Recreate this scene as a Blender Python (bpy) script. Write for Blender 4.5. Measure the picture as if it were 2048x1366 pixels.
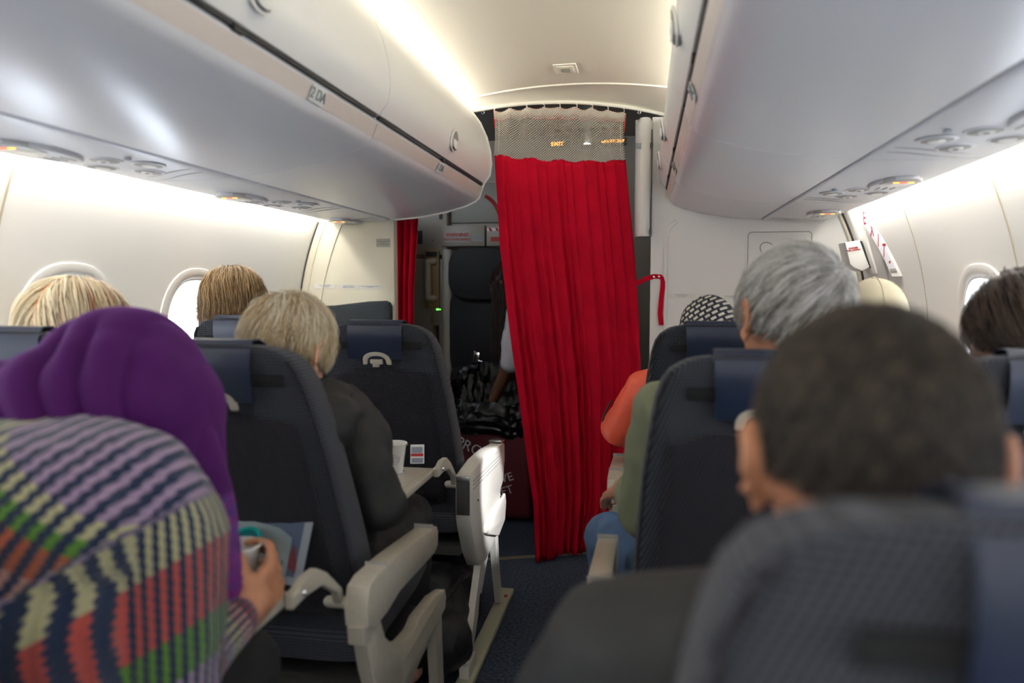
import bpy, bmesh, math, random
import numpy as np
from mathutils import Vector, Matrix, Euler
for o in list(bpy.data.objects): bpy.data.objects.remove(o, do_unlink=True)
S = bpy.context.scene
COL = S.collection
rnd = random.Random(7)
sin, cos, pi = math.sin, math.cos, math.pi

# ------------------------------------------------------------ camera
FPX = 1500.0
PITCH = math.atan(105/FPX); YAW = math.atan(266/FPX*math.cos(PITCH))
cd = bpy.data.cameras.new('camera'); cam = bpy.data.objects.new('camera', cd); COL.objects.link(cam)
cd.sensor_width = 36; cd.lens = FPX*36/2048; cd.clip_start = .02; cd.clip_end = 100
cam.location = (.295, 0, 1.18)
cam.rotation_euler = Euler((pi/2-PITCH, 0, YAW), 'XYZ')
cd.dof.use_dof = True; cd.dof.focus_distance = 2.75; cd.dof.aperture_fstop = 2.2
S.camera = cam
# ------------------------------------------------------------ view + world
S.view_settings.view_transform = 'Standard'; S.view_settings.look = 'None'
S.view_settings.exposure = 0.5; S.view_settings.gamma = 1; S.view_settings.use_curve_mapping = False
W = bpy.data.worlds.new('daylight'); S.world = W; W.use_nodes = True
W.node_tree.nodes['Background'].inputs[0].default_value = (.80, .88, 1, 1)
W.node_tree.nodes['Background'].inputs[1].default_value = 7.0

def area(name, loc, rot, sx, sy, power, col, spread=180):
    d = bpy.data.lights.new(name, 'AREA'); d.shape = 'RECTANGLE'; d.size = sx; d.size_y = sy
    d.energy = power; d.color = col; d.spread = math.radians(spread)
    o = bpy.data.objects.new(name, d); COL.objects.link(o); o.location = loc
    o.rotation_euler = rot; return o
WARM = (1, .93, .80)
# cove tubes above the bins (wash the ceiling), wall-wash tubes behind the service panels
for s in (-1, 1):
    area('cove_lamp', (s*.50, .95, 1.925), Euler((0, s*math.radians(150), 0)), .03, 4.3, 18, WARM)
    area('wall_wash_lamp', (s*1.075, .95+.045*(s+1), 1.505), Euler((0, -s*math.radians(30), 0)), .02, 4.2+.09*(s+1), 11.5, (1, .96, .86))
# light reaching the rows from the cabin behind
area('rear_cabin_lamp', (0, -.9, 1.93), (0, 0, 0), .8, .5, 5, (1, .97, .92))
# spot lamp added under the right bins to brighten the armrest across the aisle
sd = bpy.data.lights.new('armrest_spot', 'SPOT'); sd.energy = 240; sd.spot_size = math.radians(13); sd.spot_blend = .55; sd.shadow_soft_size = .012
sd.color = (.93, .96, 1)
so = bpy.data.objects.new('armrest_spot', sd); COL.objects.link(so); so.location = (.88, 1.63, 1.462)
so.rotation_euler = (Vector((-.19, 2.40, .50))-Vector(so.location)).to_track_quat('-Z', 'Y').to_euler()
area('entry_fill_lamp', (-.1, 3.75, 1.97), (0, 0, 0), .3, .1, .15, (1, .93, .85))  # dim fill lamp added under the entry ceiling, apart from the modelled downlight

# ------------------------------------------------------------ materials
MATS = {}
def mat(name, col, rough=.5, metal=0, bump=0, bscale=200, var=0, vscale=20, emit=None, estr=0, spec=.5, sss=0, coat=0, alpha=None):
    if name in MATS: return MATS[name]
    m = bpy.data.materials.new(name); m.use_nodes = True; n = m.node_tree; b = n.nodes['Principled BSDF']
    b.inputs['Base Color'].default_value = (*col, 1); b.inputs['Roughness'].default_value = rough
    b.inputs['Metallic'].default_value = metal; b.inputs['Specular IOR Level'].default_value = spec
    if coat: b.inputs['Coat Weight'].default_value = coat; b.inputs['Coat Roughness'].default_value = .15
    if sss:
        b.inputs['Subsurface Weight'].default_value = sss; b.inputs['Subsurface Radius'].default_value = (.012, .005, .003)
        b.inputs['Subsurface Scale'].default_value = 1
    if emit: b.inputs['Emission Color'].default_value = (*emit, 1); b.inputs['Emission Strength'].default_value = estr
    tc = n.nodes.new('ShaderNodeTexCoord')
    if var:
        t = n.nodes.new('ShaderNodeTexNoise'); t.inputs['Scale'].default_value = vscale; t.inputs['Detail'].default_value = 5
        n.links.new(tc.outputs['Object'], t.inputs['Vector'])
        r = n.nodes.new('ShaderNodeValToRGB'); r.color_ramp.elements[0].position = .3; r.color_ramp.elements[1].position = .7
        r.color_ramp.elements[0].color = (*[max(0, c*(1-var)) for c in col], 1); r.color_ramp.elements[1].color = (*[min(1, c*(1+var)) for c in col], 1)
        n.links.new(t.outputs['Fac'], r.inputs['Fac']); n.links.new(r.outputs['Color'], b.inputs['Base Color'])
    if bump:
        t = n.nodes.new('ShaderNodeTexNoise'); t.inputs['Scale'].default_value = bscale; t.inputs['Detail'].default_value = 4
        n.links.new(tc.outputs['Object'], t.inputs['Vector'])
        u = n.nodes.new('ShaderNodeBump'); u.inputs['Strength'].default_value = bump; u.inputs['Distance'].default_value = .004
        n.links.new(t.outputs['Fac'], u.inputs['Height']); n.links.new(u.outputs['Normal'], b.inputs['Normal'])
    MATS[name] = m; return m

def fabric_mat(name, c1, c2, freq=330, lo=.1):
    """woven seat cloth: small diamond lattice"""
    m = bpy.data.materials.new(name); m.use_nodes = True; n = m.node_tree; b = n.nodes['Principled BSDF']
    b.inputs['Roughness'].default_value = .9; b.inputs['Specular IOR Level'].default_value = .2
    b.inputs['Sheen Weight'].default_value = .08; b.inputs['Sheen Roughness'].default_value = .5
    tc = n.nodes.new('ShaderNodeTexCoord'); sx = n.nodes.new('ShaderNodeSeparateXYZ'); n.links.new(tc.outputs['Object'], sx.inputs[0])
    def M(op, a, c=None):
        k = n.nodes.new('ShaderNodeMath'); k.operation = op
        for i, v in enumerate((a, c)):
            if v is None: continue
            if isinstance(v, (int, float)): k.inputs[i].default_value = v
            else: n.links.new(v, k.inputs[i])
        return k.outputs[0]
    xy = M('ADD', sx.outputs['X'], sx.outputs['Y'])
    a = M('SINE', M('MULTIPLY', M('ADD', xy, sx.outputs['Z']), freq)); c = M('SINE', M('MULTIPLY', M('SUBTRACT', xy, sx.outputs['Z']), freq))
    h = M('MULTIPLY', a, c)
    r = n.nodes.new('ShaderNodeValToRGB'); r.color_ramp.elements[0].position = .0; r.color_ramp.elements[1].position = .35
    r.color_ramp.elements[0].color = (*c1, 1); r.color_ramp.elements[1].color = (*c2, 1)
    n.links.new(h, r.inputs['Fac']); n.links.new(r.outputs['Color'], b.inputs['Base Color'])
    u = n.nodes.new('ShaderNodeBump'); u.inputs['Strength'].default_value = .4; u.inputs['Distance'].default_value = .002
    n.links.new(h, u.inputs['Height']); n.links.new(u.outputs['Normal'], b.inputs['Normal'])
    MATS[name] = m; return m

def ramp_attr_mat(name, stops, attr='tone', rough=.45, spec=.4, trans=0):
    m = bpy.data.materials.new(name); m.use_nodes = True; n = m.node_tree; b = n.nodes['Principled BSDF']
    b.inputs['Roughness'].default_value = rough; b.inputs['Specular IOR Level'].default_value = spec
    a = n.nodes.new('ShaderNodeAttribute'); a.attribute_name = attr
    r = n.nodes.new('ShaderNodeValToRGB'); e = r.color_ramp.elements
    e[0].position, e[0].color = stops[0][0], (*stops[0][1], 1); e[1].position, e[1].color = stops[-1][0], (*stops[-1][1], 1)
    for p, c in stops[1:-1]: k = e.new(p); k.color = (*c, 1)
    n.links.new(a.outputs['Fac'], r.inputs['Fac']); n.links.new(r.outputs['Color'], b.inputs['Base Color'])
    MATS[name] = m; return m

white = mat('white_panel', (.80, .79, .76), .38, bump=.03, bscale=600)
white_wall = mat('white_wall', (.82, .81, .78), .42, bump=.05, bscale=500)
white_gloss = mat('bin_white', (.72, .73, .77), .27, spec=.45)
bin_door_m = mat('bin_door_white', (.84, .84, .83), .33)
trim_pink = mat('bin_rail_beige', (.60, .54, .51), .4)
grey_rec = mat('recess_grey', (.30, .29, .28), .5)
psu_m = mat('service_panel_white', (.66, .67, .71), .34)
beige = mat('beige_plastic', (.40, .365, .30), .38, var=.06, vscale=60, bump=.05)
ceil_m = mat('ceiling_cream', (.84, .81, .71), .6, bump=.05, bscale=400)
dark = mat('black_gap', (.01, .01, .012), .6)
darkplastic = mat('dark_plastic', (.05, .048, .045), .4)
chrome = mat('chrome', (.8, .8, .82), .15, 1)
steel = mat('steel_grey', (.45, .45, .45), .35, 1)
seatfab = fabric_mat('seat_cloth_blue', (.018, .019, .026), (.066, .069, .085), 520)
seatfab2 = fabric_mat('seat_cloth_shade_and_piping', (.009, .0085, .012), (.030, .026, .034), 520)  # darker copy of the seat cloth: lower-back shade in its colour; also piping
panelfab = fabric_mat('bulkhead_cloth', (.024, .030, .037), (.072, .086, .10), 600)
navy = mat('navy_leatherette', (.009, .015, .038), .38, bump=.1, bscale=400, var=.1, vscale=12)
velcro = mat('black_velcro', (.006, .006, .007), .95, bump=.6, bscale=900)
redcloth = mat('curtain_red', (.47, .002, .020), .8, spec=.12, bump=.25, bscale=900, var=.10, vscale=9)
netm = mat('net_thread_grey', (.80, .77, .68), .7)
netred = mat('net_thread_red', (.55, .03, .03), .7)
skinA = mat('skin_light', (.62, .33, .22), .5, sss=.15, var=.08, vscale=40)
skinB = mat('skin_tan', (.42, .185, .10), .5, sss=.15, var=.08, vscale=40)
skinC = mat('skin_brown', (.22, .10, .055), .5, sss=.1, var=.08, vscale=40)
eye_m = mat('eye_white', (.8, .8, .78), .2)
paper = mat('paper_white', (.75, .74, .70), .55)
redtxt = mat('lettering_red', (.35, .02, .02), .6)
greytxt = mat('lettering_grey', (.10, .11, .13), .6)
whitetxt = mat('lettering_white', (.7, .68, .68), .6)
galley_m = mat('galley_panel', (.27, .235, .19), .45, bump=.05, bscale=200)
grey_tube = mat('grey_rail', (.25, .24, .24), .35, .3)

# ------------------------------------------------------------ mesh helpers
def V3(*a): return Vector(a)
class MB:
    def __init__(s): s.v = []; s.f = []; s.uv = None
    def add(s, vs, fs):
        o = len(s.v); s.v += [tuple(v) for v in vs]; s.f += [tuple(i+o for i in f) for f in fs]; return s
    def bm(s, b, M=None):
        b.verts.index_update(); vs = [(M @ v.co if M else v.co.copy()) for v in b.verts]
        s.add(vs, [[v.index for v in f.verts] for f in b.faces]); b.free(); return s
    def box(s, c, size, rot=(0, 0, 0), bev=0, seg=2):
        b = bmesh.new(); bmesh.ops.create_cube(b, size=1)
        for v in b.verts: v.co = Vector((v.co.x*size[0], v.co.y*size[1], v.co.z*size[2]))
        if bev: bmesh.ops.bevel(b, geom=list(b.edges), offset=bev, segments=seg, affect='EDGES', profile=.5)
        return s.bm(b, Matrix.Translation(c) @ Euler(rot).to_matrix().to_4x4())
    def loft(s, rings, cap=True, closed=True):
        n = len(rings[0]); vs = [p for r in rings for p in r]; fs = []
        for i in range(len(rings)-1):
            for j in range(n if closed else n-1):
                k = (j+1) % n; fs.append((i*n+j, i*n+k, (i+1)*n+k, (i+1)*n+j))
        if cap: fs.append(tuple(range(n-1, -1, -1))); fs.append(tuple((len(rings)-1)*n+j for j in range(n)))
        return s.add(vs, fs)
    def tube(s, path, r, n=10, cap=True):
        path = [Vector(p) for p in path]; rings = []; up = None
        for i, p in enumerate(path):
            t = (path[min(i+1, len(path)-1)]-path[max(i-1, 0)]).normalized()
            if up is None: up = Vector((0, 0, 1)) if abs(t.z) < .9 else Vector((1, 0, 0))
            a = t.cross(up).normalized(); up = a.cross(t).normalized()
            rr = r[i] if isinstance(r, (list, tuple)) else r
            rings.append([p+a*cos(2*pi*k/n)*rr+up*sin(2*pi*k/n)*rr for k in range(n)])
        return s.loft(rings, cap)
    def ell(s, c, r, rot=None, n=16, m=10):
        b = bmesh.new(); bmesh.ops.create_uvsphere(b, u_segments=n, v_segments=m, radius=1)
        M = Matrix.Translation(c) @ (rot.to_4x4() if rot is not None else Matrix.Identity(4)) @ Matrix.Diagonal((*r, 1)) if not isinstance(r, (int, float)) else Matrix.Translation(c) @ Matrix.Scale(r, 4)
        return s.bm(b, M)
    def cap(s, a, b_, r0, r1=None, n=14):
        r1 = r0 if r1 is None else r1; a = Vector(a); b_ = Vector(b_)
        s.tube([a, b_], [r0, r1], n); s.ell(a, r0, n=n, m=8); s.ell(b_, r1, n=n, m=8); return s
    def prism(s, pts, h, M, bev=0):
        """2d outline extruded along local z by h, then matrix M"""
        b = bmesh.new(); vs = [b.verts.new((x, y, 0)) for x, y in pts]; f = b.faces.new(vs)
        g = bmesh.ops.extrude_face_region(b, geom=[f]); up = [e for e in g['geom'] if isinstance(e, bmesh.types.BMVert)]
        for v in up: v.co.z += h
        bmesh.ops.recalc_face_normals(b, faces=list(b.faces))
        if bev:
            ed = [e for e in b.edges if abs(e.verts[0].co.z-e.verts[1].co.z) < 1e-6]
            bmesh.ops.bevel(b, geom=ed, offset=bev, segments=2, affect='EDGES', profile=.5)
        return s.bm(b, M)
    def obj(s, name, m=None, parent=None, smooth=True, ang=40):
        me = bpy.data.meshes.new(name); me.from_pydata(s.v, [], s.f); me.validate(); me.update()
        if m: me.materials.append(m)
        o = bpy.data.objects.new(name, me); COL.objects.link(o)
        bb = bmesh.new(); bb.from_mesh(me); bmesh.ops.recalc_face_normals(bb, faces=list(bb.faces)); bb.to_mesh(me); bb.free()
        if smooth: me.polygons.foreach_set('use_smooth', [True]*len(me.polygons)); me.set_sharp_from_angle(angle=math.radians(ang))
        if parent:
            o.parent = parent; o.matrix_parent_inverse = Matrix.Identity(4)
            if parent.type == 'EMPTY' or parent.parent or True:
                # vertices given in world space: shift into the parent's space
                me.transform(parent_world(parent).inverted())
        return o
def parent_world(p):
    M = p.matrix_basis.copy(); q = p.parent
    while q: M = q.matrix_basis @ M; q = q.parent
    return M
def recenter(o):
    """move a top-level mesh's origin to its base centre"""
    me = o.data; n = len(me.vertices); a = np.empty(n*3, 'f'); me.vertices.foreach_get('co', a); a = a.reshape(-1, 3)
    c = Vector(((a[:, 0].min()+a[:, 0].max())/2, (a[:, 1].min()+a[:, 1].max())/2, a[:, 2].min()))
    me.transform(Matrix.Translation(-c)); o.location = c
    return o
def tag(o, label=None, cat=None, group=None, kind=None):
    if label: o['label'] = label
    if cat: o['category'] = cat
    if group: o['group'] = group
    if kind: o['kind'] = kind
    return o
def thing(name, loc, label, cat, group=None, kind=None):
    o = bpy.data.objects.new(name, None); COL.objects.link(o); o.location = loc; o.empty_display_size = .1
    return tag(o, label, cat, group, kind)
def bake(o, mods):
    """apply modifiers given as (type, dict)"""
    for t, kw in mods:
        m = o.modifiers.new(t.lower(), t)
        for k, v in kw.items(): setattr(m, k, v)
    dg = bpy.context.evaluated_depsgraph_get(); dg.update()
    me = bpy.data.meshes.new_from_object(o.evaluated_get(dg), depsgraph=dg)
    old = o.data; o.modifiers.clear(); ms = list(old.materials); o.data = me; me.name = o.name
    if not me.materials:
        for m in ms: me.materials.append(m)
    me.polygons.foreach_set('use_smooth', [True]*len(me.polygons)); return o
FOLD = bpy.data.textures.new('folds', 'CLOUDS'); FOLD.noise_scale = .09; FOLD.noise_depth = 2
FOLD2 = bpy.data.textures.new('fine_folds', 'CLOUDS'); FOLD2.noise_scale = .04; FOLD2.noise_depth = 3
def blob(mb, name, m, parent, voxel=.007, smooth=4, fold=0, tex=None):
    """voxel-merge overlapping pieces into one continuous surface"""
    o = mb.obj(name, m)
    mods = [('REMESH', dict(mode='VOXEL', voxel_size=voxel, use_smooth_shade=True)), ('SMOOTH', dict(iterations=smooth, factor=.5))]
    if fold: mods.append(('DISPLACE', dict(texture=tex or FOLD, strength=fold, mid_level=.5)))
    bake(o, mods)
    if parent: o.parent = parent; o.data.transform(parent_world(parent).inverted())
    return o
def text(body, M, size, m, parent, name='lettering', depth=.0006, align='CENTER', sx=1, bold=0):
    c = bpy.data.curves.new(name, 'FONT'); c.body = body; c.size = size; c.extrude = depth; c.align_x = align; c.align_y = 'CENTER'; c.offset = bold
    t = bpy.data.objects.new(name, c); COL.objects.link(t)
    dg = bpy.context.evaluated_depsgraph_get(); dg.update()
    me = bpy.data.meshes.new_from_object(t.evaluated_get(dg), depsgraph=dg); bpy.data.objects.remove(t, do_unlink=True)
    me.transform(M @ Matrix.Diagonal((sx, 1, 1, 1))); me.materials.clear(); me.materials.append(m)
    o = bpy.data.objects.new(name, me); COL.objects.link(o)
    if parent: o.parent = parent; me.transform(parent_world(parent).inverted())
    return o
def frame(o, x, y, z=None):
    """matrix with columns x, y, x×y and origin o"""
    x = Vector(x).normalized(); y = Vector(y); y = (y-x*y.dot(x)).normalized(); z = x.cross(y)
    return Matrix(((x.x, y.x, z.x, o[0]), (x.y, y.y, z.y, o[1]), (x.z, y.z, z.z, o[2]), (0, 0, 0, 1)))
def rrect(w, h, r, n=5):
    p = []
    for cx, cy, a0 in ((w/2-r, h/2-r, 0), (-w/2+r, h/2-r, 90), (-w/2+r, -h/2+r, 180), (w/2-r, -h/2+r, 270)):
        for i in range(n+1): a = math.radians(a0+90*i/n); p.append((cx+r*cos(a), cy+r*sin(a)))
    return p
def lerp_tab(t, x):
    if x <= t[0][0]: return t[0][1]
    for (a, b), (c, d) in zip(t, t[1:]):
        if x <= c: u = (x-a)/(c-a); return b+(d-b)*u
    return t[-1][1]
BACKVIEW = ((1, 0, 0), (0, 0, 1))      # text read by someone looking towards +Y

# ============================================================ cabin shell
R, ZC = 1.215, .98
def wallx(z):
    return math.sqrt(R*R-(z-ZC)**2) if z > .45 else math.sqrt(R*R-(.45-ZC)**2)
YB = -1.3; YL = 3.10; YR = 3.40
fl = mat('carpet', (.030, .045, .080), .95, bump=.8, bscale=500, var=.8, vscale=90)
floor = MB().box((0, 1.45, -.03), (2.36, 5.8, .06)).obj('floor', fl, smooth=False); tag(floor, kind='structure')
def build_wall(s, y0, y1, wins, name, door=None):
    zs = [0, .2, .45]+[.45+i*.035 for i in range(1, 34)]; ny = 60
    ys = [y0+(y1-y0)*i/ny for i in range(ny+1)]; m = MB()
    inner = [[(s*wallx(z), y, z) for z in zs] for y in ys]; outer = [[(s*(wallx(z)+.035), y, z) for z in zs] for y in ys]
    n = len(zs); rings = [a+b[::-1] for a, b in zip(inner, outer)]
    m.loft(rings); o = m.obj(name, white_wall)
    cut = MB()
    for cy, cz in wins:
        e = [(abs(cos(a))**.75*math.copysign(1, cos(a))*.138, abs(sin(a))**.75*math.copysign(1, sin(a))*.19) for a in [2*pi*i/36 for i in range(36)]]
        cut.loft([[(s*x, cy+p, cz+q) for p, q in e] for x in (1.0, 1.4)])
    c = cut.obj('cutter'); bake(o, [('BOOLEAN', dict(object=c, operation='DIFFERENCE', solver='EXACT'))])
    bpy.data.objects.remove(c, do_unlink=True); o.data.set_sharp_from_angle(angle=math.radians(30)); tag(o, kind='structure')
    return o
winsL = [(1.75-.56*4+.56*k, 1.02) for k in range(6)]
winsR = [(2.24-.56*5+.56*k, 1.02) for k in range(7)]
build_wall(-1, YB, YL, winsL, 'wall_left'); build_wall(1, YB, YR, winsR[:-1], 'wall_right')
glassm = bpy.data.materials.new('window_pane'); glassm.use_nodes = True; _n = glassm.node_tree; _n.nodes.clear()
_o = _n.nodes.new('ShaderNodeOutputMaterial'); _x = _n.nodes.new('ShaderNodeMixShader'); _t = _n.nodes.new('ShaderNodeBsdfTransparent'); _g = _n.nodes.new('ShaderNodeBsdfGlossy')
_g.inputs['Roughness'].default_value = .05; _x.inputs[0].default_value = .06
_n.links.new(_t.outputs[0], _x.inputs[1]); _n.links.new(_g.outputs[0], _x.inputs[2]); _n.links.new(_x.outputs[0], _o.inputs[0])
wn = 0
def window(s, cy, cz):
    global wn; wn += 1
    w = thing('window_%d' % wn, (s*1.2, cy, cz), None, None, kind='structure')
    def ring(a, b, off):
        r = []
        for i in range(40):
            t = 2*pi*i/40; p = abs(cos(t))**.78*math.copysign(1, cos(t))*a; q = abs(sin(t))**.78*math.copysign(1, sin(t))*b
            r.append((s*(wallx(cz+q)-off), cy+p, cz+q))
        return r
    MB().loft([ring(.186, .232, -.004), ring(.182, .228, .004), ring(.160, .208, .007), ring(.146, .195, .002), ring(.136, .186, -.02), ring(.130, .180, -.06), ring(.140, .19, -.06)], cap=False).obj('bezel', white, w)
    MB().loft([ring(.134, .184, -.055), ring(.132, .182, -.058)]).obj('pane', glassm, w)
    if cy > 0:
        a = bpy.data.lights.new('portal', 'AREA'); a.shape = 'RECTANGLE'; a.size = .36; a.size_y = .26; a.cycles.is_portal = True
        p = bpy.data.objects.new('portal', a); COL.objects.link(p); p.location = (s*1.32, cy, cz); p.rotation_euler = (0, s*pi/2, 0)
    return w
for c in winsL: window(-1, *c)
for c in winsR[:-1]: window(1, *c)
# panel joints on the side walls
def wall_strip(s, y0f, w, z0, z1, off, m, name, kind='structure'):
    k = [z0+(z1-z0)*i/24 for i in range(25)]
    rings = [[(s*(wallx(z)-off), y0f(z)-w/2, z), (s*(wallx(z)-off), y0f(z)+w/2, z), (s*(wallx(z)+.004), y0f(z)+w/2, z), (s*(wallx(z)+.004), y0f(z)-w/2, z)] for z in k]
    o = MB().loft(rings).obj(name, m); tag(o, kind=kind); return o
gapm = mat('joint_tan', (.45, .40, .30), .7)
for i, y in enumerate((1.48+.02, .35)): wall_strip(-1, lambda z: y, .007, .5, 1.5, .0012, gapm, 'trim_%d' % (i+1))
wall_strip(1, lambda z: 2.02, .006, .5, 1.5, .0012, gapm, 'trim_3')
# ceiling
def arc_ceiling(x): return 2.0-.075*(abs(x)/.6)**2
cx = [-.62+1.24*i/24 for i in range(25)]
m = MB(); m.loft([[(x, y, arc_ceiling(x)) for x in cx]+[(x, y, arc_ceiling(x)+.03) for x in cx[::-1]] for y in (YB, 0, 1.2, 2.4, 3.06)])
tag(m.obj('ceiling', ceil_m), kind='structure')
def railpt(x):   # curtain rail / header arch line, slanting across the aisle
    return Vector((x, 3.125+(x+.44)*.33, 1.908+.062*(1-(x/.47)**2)))
m = MB(); rings = []
hx = [-.46+.92*i/24 for i in range(25)]
A0 = [Vector((x*1.2, 3.06, arc_ceiling(x*1.2)-.001)) for x in hx]; A1 = [railpt(x)+Vector((0, 0, .012)) for x in hx]
rr = []
for t in (0, .25, .5, .75, 1): rr.append([a.lerp(b, t)+Vector((0, 0, .01*sin(pi*t))) for a, b in zip(A0, A1)])
for q in rr: rings.append(q+[p+Vector((0, 0, .025)) for p in q[::-1]])
m.loft(rings); tag(m.obj('trim_4', ceil_m), kind='structure')
rim = MB().tube([railpt(x)+Vector((0, 0, .006)) for x in hx], .008).obj('trim_5', mat('rail_cream', (.85, .83, .74), .35)); tag(rim, kind='structure')
MBt = MB().tube([a+Vector((0, 0, -.001)) for a in A0], .004).obj('trim_6', MATS['rail_cream']); tag(MBt, kind='structure')
wb = MB().box((0, YB-.03, 1.0), (2.5, .06, 2.1)).obj('wall_back', white_wall, smooth=False); tag(wb, kind='structure')

# ============================================================ overhead bins
FACE = [(.431, 1.922), (.392, 1.87), (.365, 1.81), (.350, 1.75), (.346, 1.70), (.352, 1.655), (.376, 1.622)]
LOW = [(.383, 1.606), (.398, 1.563), (.412, 1.549), (.455, 1.530), (.535, 1.508), (.65, 1.488), (.775, 1.478)]
BACK = [(.79, 1.50), (.93, 1.56), (.93, 1.70), (.62, 1.915)]
def ext(m, pts, y0, y1, s): return m.loft([[(s*x, y, z) for x, z in pts] for y in (y0, y1)])
def arclen(F):
    d = [0]
    for a, b in zip(F, F[1:]): d.append(d[-1]+math.dist(a, b))
    return d
FD = arclen(FACE)
def facept(s, t):   # t metres down the door face from its top edge
    for i in range(len(FACE)-1):
        if t <= FD[i+1] or i == len(FACE)-2:
            u = (t-FD[i])/(FD[i+1]-FD[i]); a, b = FACE[i], FACE[i+1]
            x, z = a[0]+(b[0]-a[0])*u, a[1]+(b[1]-a[1])*u; L = math.dist(a, b); tx, tz = (b[0]-a[0])/L, (b[1]-a[1])/L
            return Vector((s*x, 0, z)), Vector((s*tx, 0, tz)), Vector((s*tz if tz < 0 else -s*tz, 0, -tx if 0 else 0)).normalized()
def bin_unit(s, y0, y1, latch_y, label, rowtext, rowy, rim_end=False):
    b = thing('overhead_bin', (s*.6, (y0+y1)/2, 1.478), label, 'overhead bin', 'overhead bins along the aisle')
    g = .0025
    body = [(x+.014, z) for x, z in FACE[:-1]]+[(.389, 1.622), (.389, 1.612)]+LOW+BACK
    ext(MB(), body, y0+g, y1-g, s).obj('bin_body', white_gloss, b)
    d = MB(); ext(d, FACE+[(x+.013, z) for x, z in FACE[::-1]], y0+g, y1-g, s); door = d.obj('bin_door', bin_door_m, b)
    # dark gap under the door is real: door stops above the beige rail
    ext(MB(), [(.3845, 1.603), (.3965, 1.567), (.402, 1.569), (.390, 1.605)], y0+g, y1-g, s)
    r = MB(); ext(r, [(.3815, 1.602), (.3955, 1.568), (.40, 1.57), (.386, 1.604)], y0+.004, y1-.004, s); r.obj('trim_rail', trim_pink, b)
    r = MB(); ext(r, [(.380, 1.6215), (.379, 1.6135), (.392, 1.6135), (.392, 1.6215)], y0+.01, y1-.01, s); r.obj('gap_seal', dark, b)
    # latch: rounded triangular cup with a pull flap
    if latch_y:
        c, td, _ = facept(s, .262); c.y = latch_y
        nrm = Vector((-s*abs(td.z), 0, 0)) ; nrm = Vector((-s, 0, 0)); nrm = (nrm-td*nrm.dot(td)).normalized()
        M = frame(c+nrm*.001, (0, 1, 0), -td)
        if M.col[2].xyz.dot(nrm) < 0: M = frame(c+nrm*.001, (0, -1, 0), -td)
        def tri(k, up=0):
            p = []
            for i in range(28):
                a = 2*pi*i/28; rx = .052+.006*cos(2*a); y = sin(a)*.038; x = cos(a)*.052*(1-.38*(sin(a)*.5+.5)); p.append((x*k, y*k+up))
            return p
        L = MB().prism(tri(1.0), .006, M, .002).obj('latch', white_wall, b)
        MB().prism(tri(.80), .0015, M @ Matrix.Translation((0, 0, .006))).obj('latch_cup', grey_rec, L)
        fp = [(x, y) for x, y in tri(.76) if y < .004]
        MB().prism(fp, .005, M @ Matrix.Translation((0, 0, .0075)), .0015).obj('latch_flap', white_wall, L)
        MB().tube([M @ Vector((x, y-.001, .0075)) for x, y in tri(.80) if y < -.022], .0014, 6).obj('flap_slot', darkplastic, L)
        MB().box((s*.3795, latch_y-.02*1, 1.6125), (.008, .03, .012)).obj('door_catch', dark, b)
    if rowtext:
        c = Vector((s*.3875, rowy, 1.585)); tx = Vector((s*.014, 0, -.034)).normalized()
        M = frame(c+Vector((-s*.0022, 0, -.0008)), (0, -s if 0 else (1 if s < 0 else -1), 0), -tx)
        q = MB().prism(rrect(.068, .034, .002), .0006, M).obj('row_label', mat('label_pale', (.62, .66, .66), .4), b)
        text(rowtext, M @ Matrix.Translation((0, 0, .0012)), .032, greytxt, q)
    if rim_end:
        P = [(.440, 1.93)]+FACE+LOW+[(.80, 1.482)]
        MB().tube([(s*x, y1+.001, z) for x, z in P], .006, 8).obj('end_rim', white_wall, b)
    return b
bin_unit(-1, -.72, .565, -.1, 'white overhead bin on the left side, nearest to the viewer', None, 0)
bin_unit(-1, .565, 1.857, 1.205, 'white left overhead bin with a big latch cut by the top edge of the frame', '2 DA', 1.51)
bin_unit(-1, 1.857, 3.115, 2.50, 'white far left overhead bin ending beside the red curtain', '1 DA', 2.467, True)
bin_unit(1, -.72, .565, 0, 'white overhead bin on the right side, nearest to the viewer', None, 0)
bin_unit(1, .565, 1.857, 1.50, 'white right overhead bin whose latch is cut by the frame top', '2 FC', 1.62)
bin_unit(1, 1.857, 2.78, 2.45, 'white overhead bin on the right side with the middle of the three latches', '1 FC', 2.6)
bin_unit(1, 2.78, 3.395, 3.03, 'short white overhead bin on the right side, last before the bulkhead', None, 0)

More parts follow.
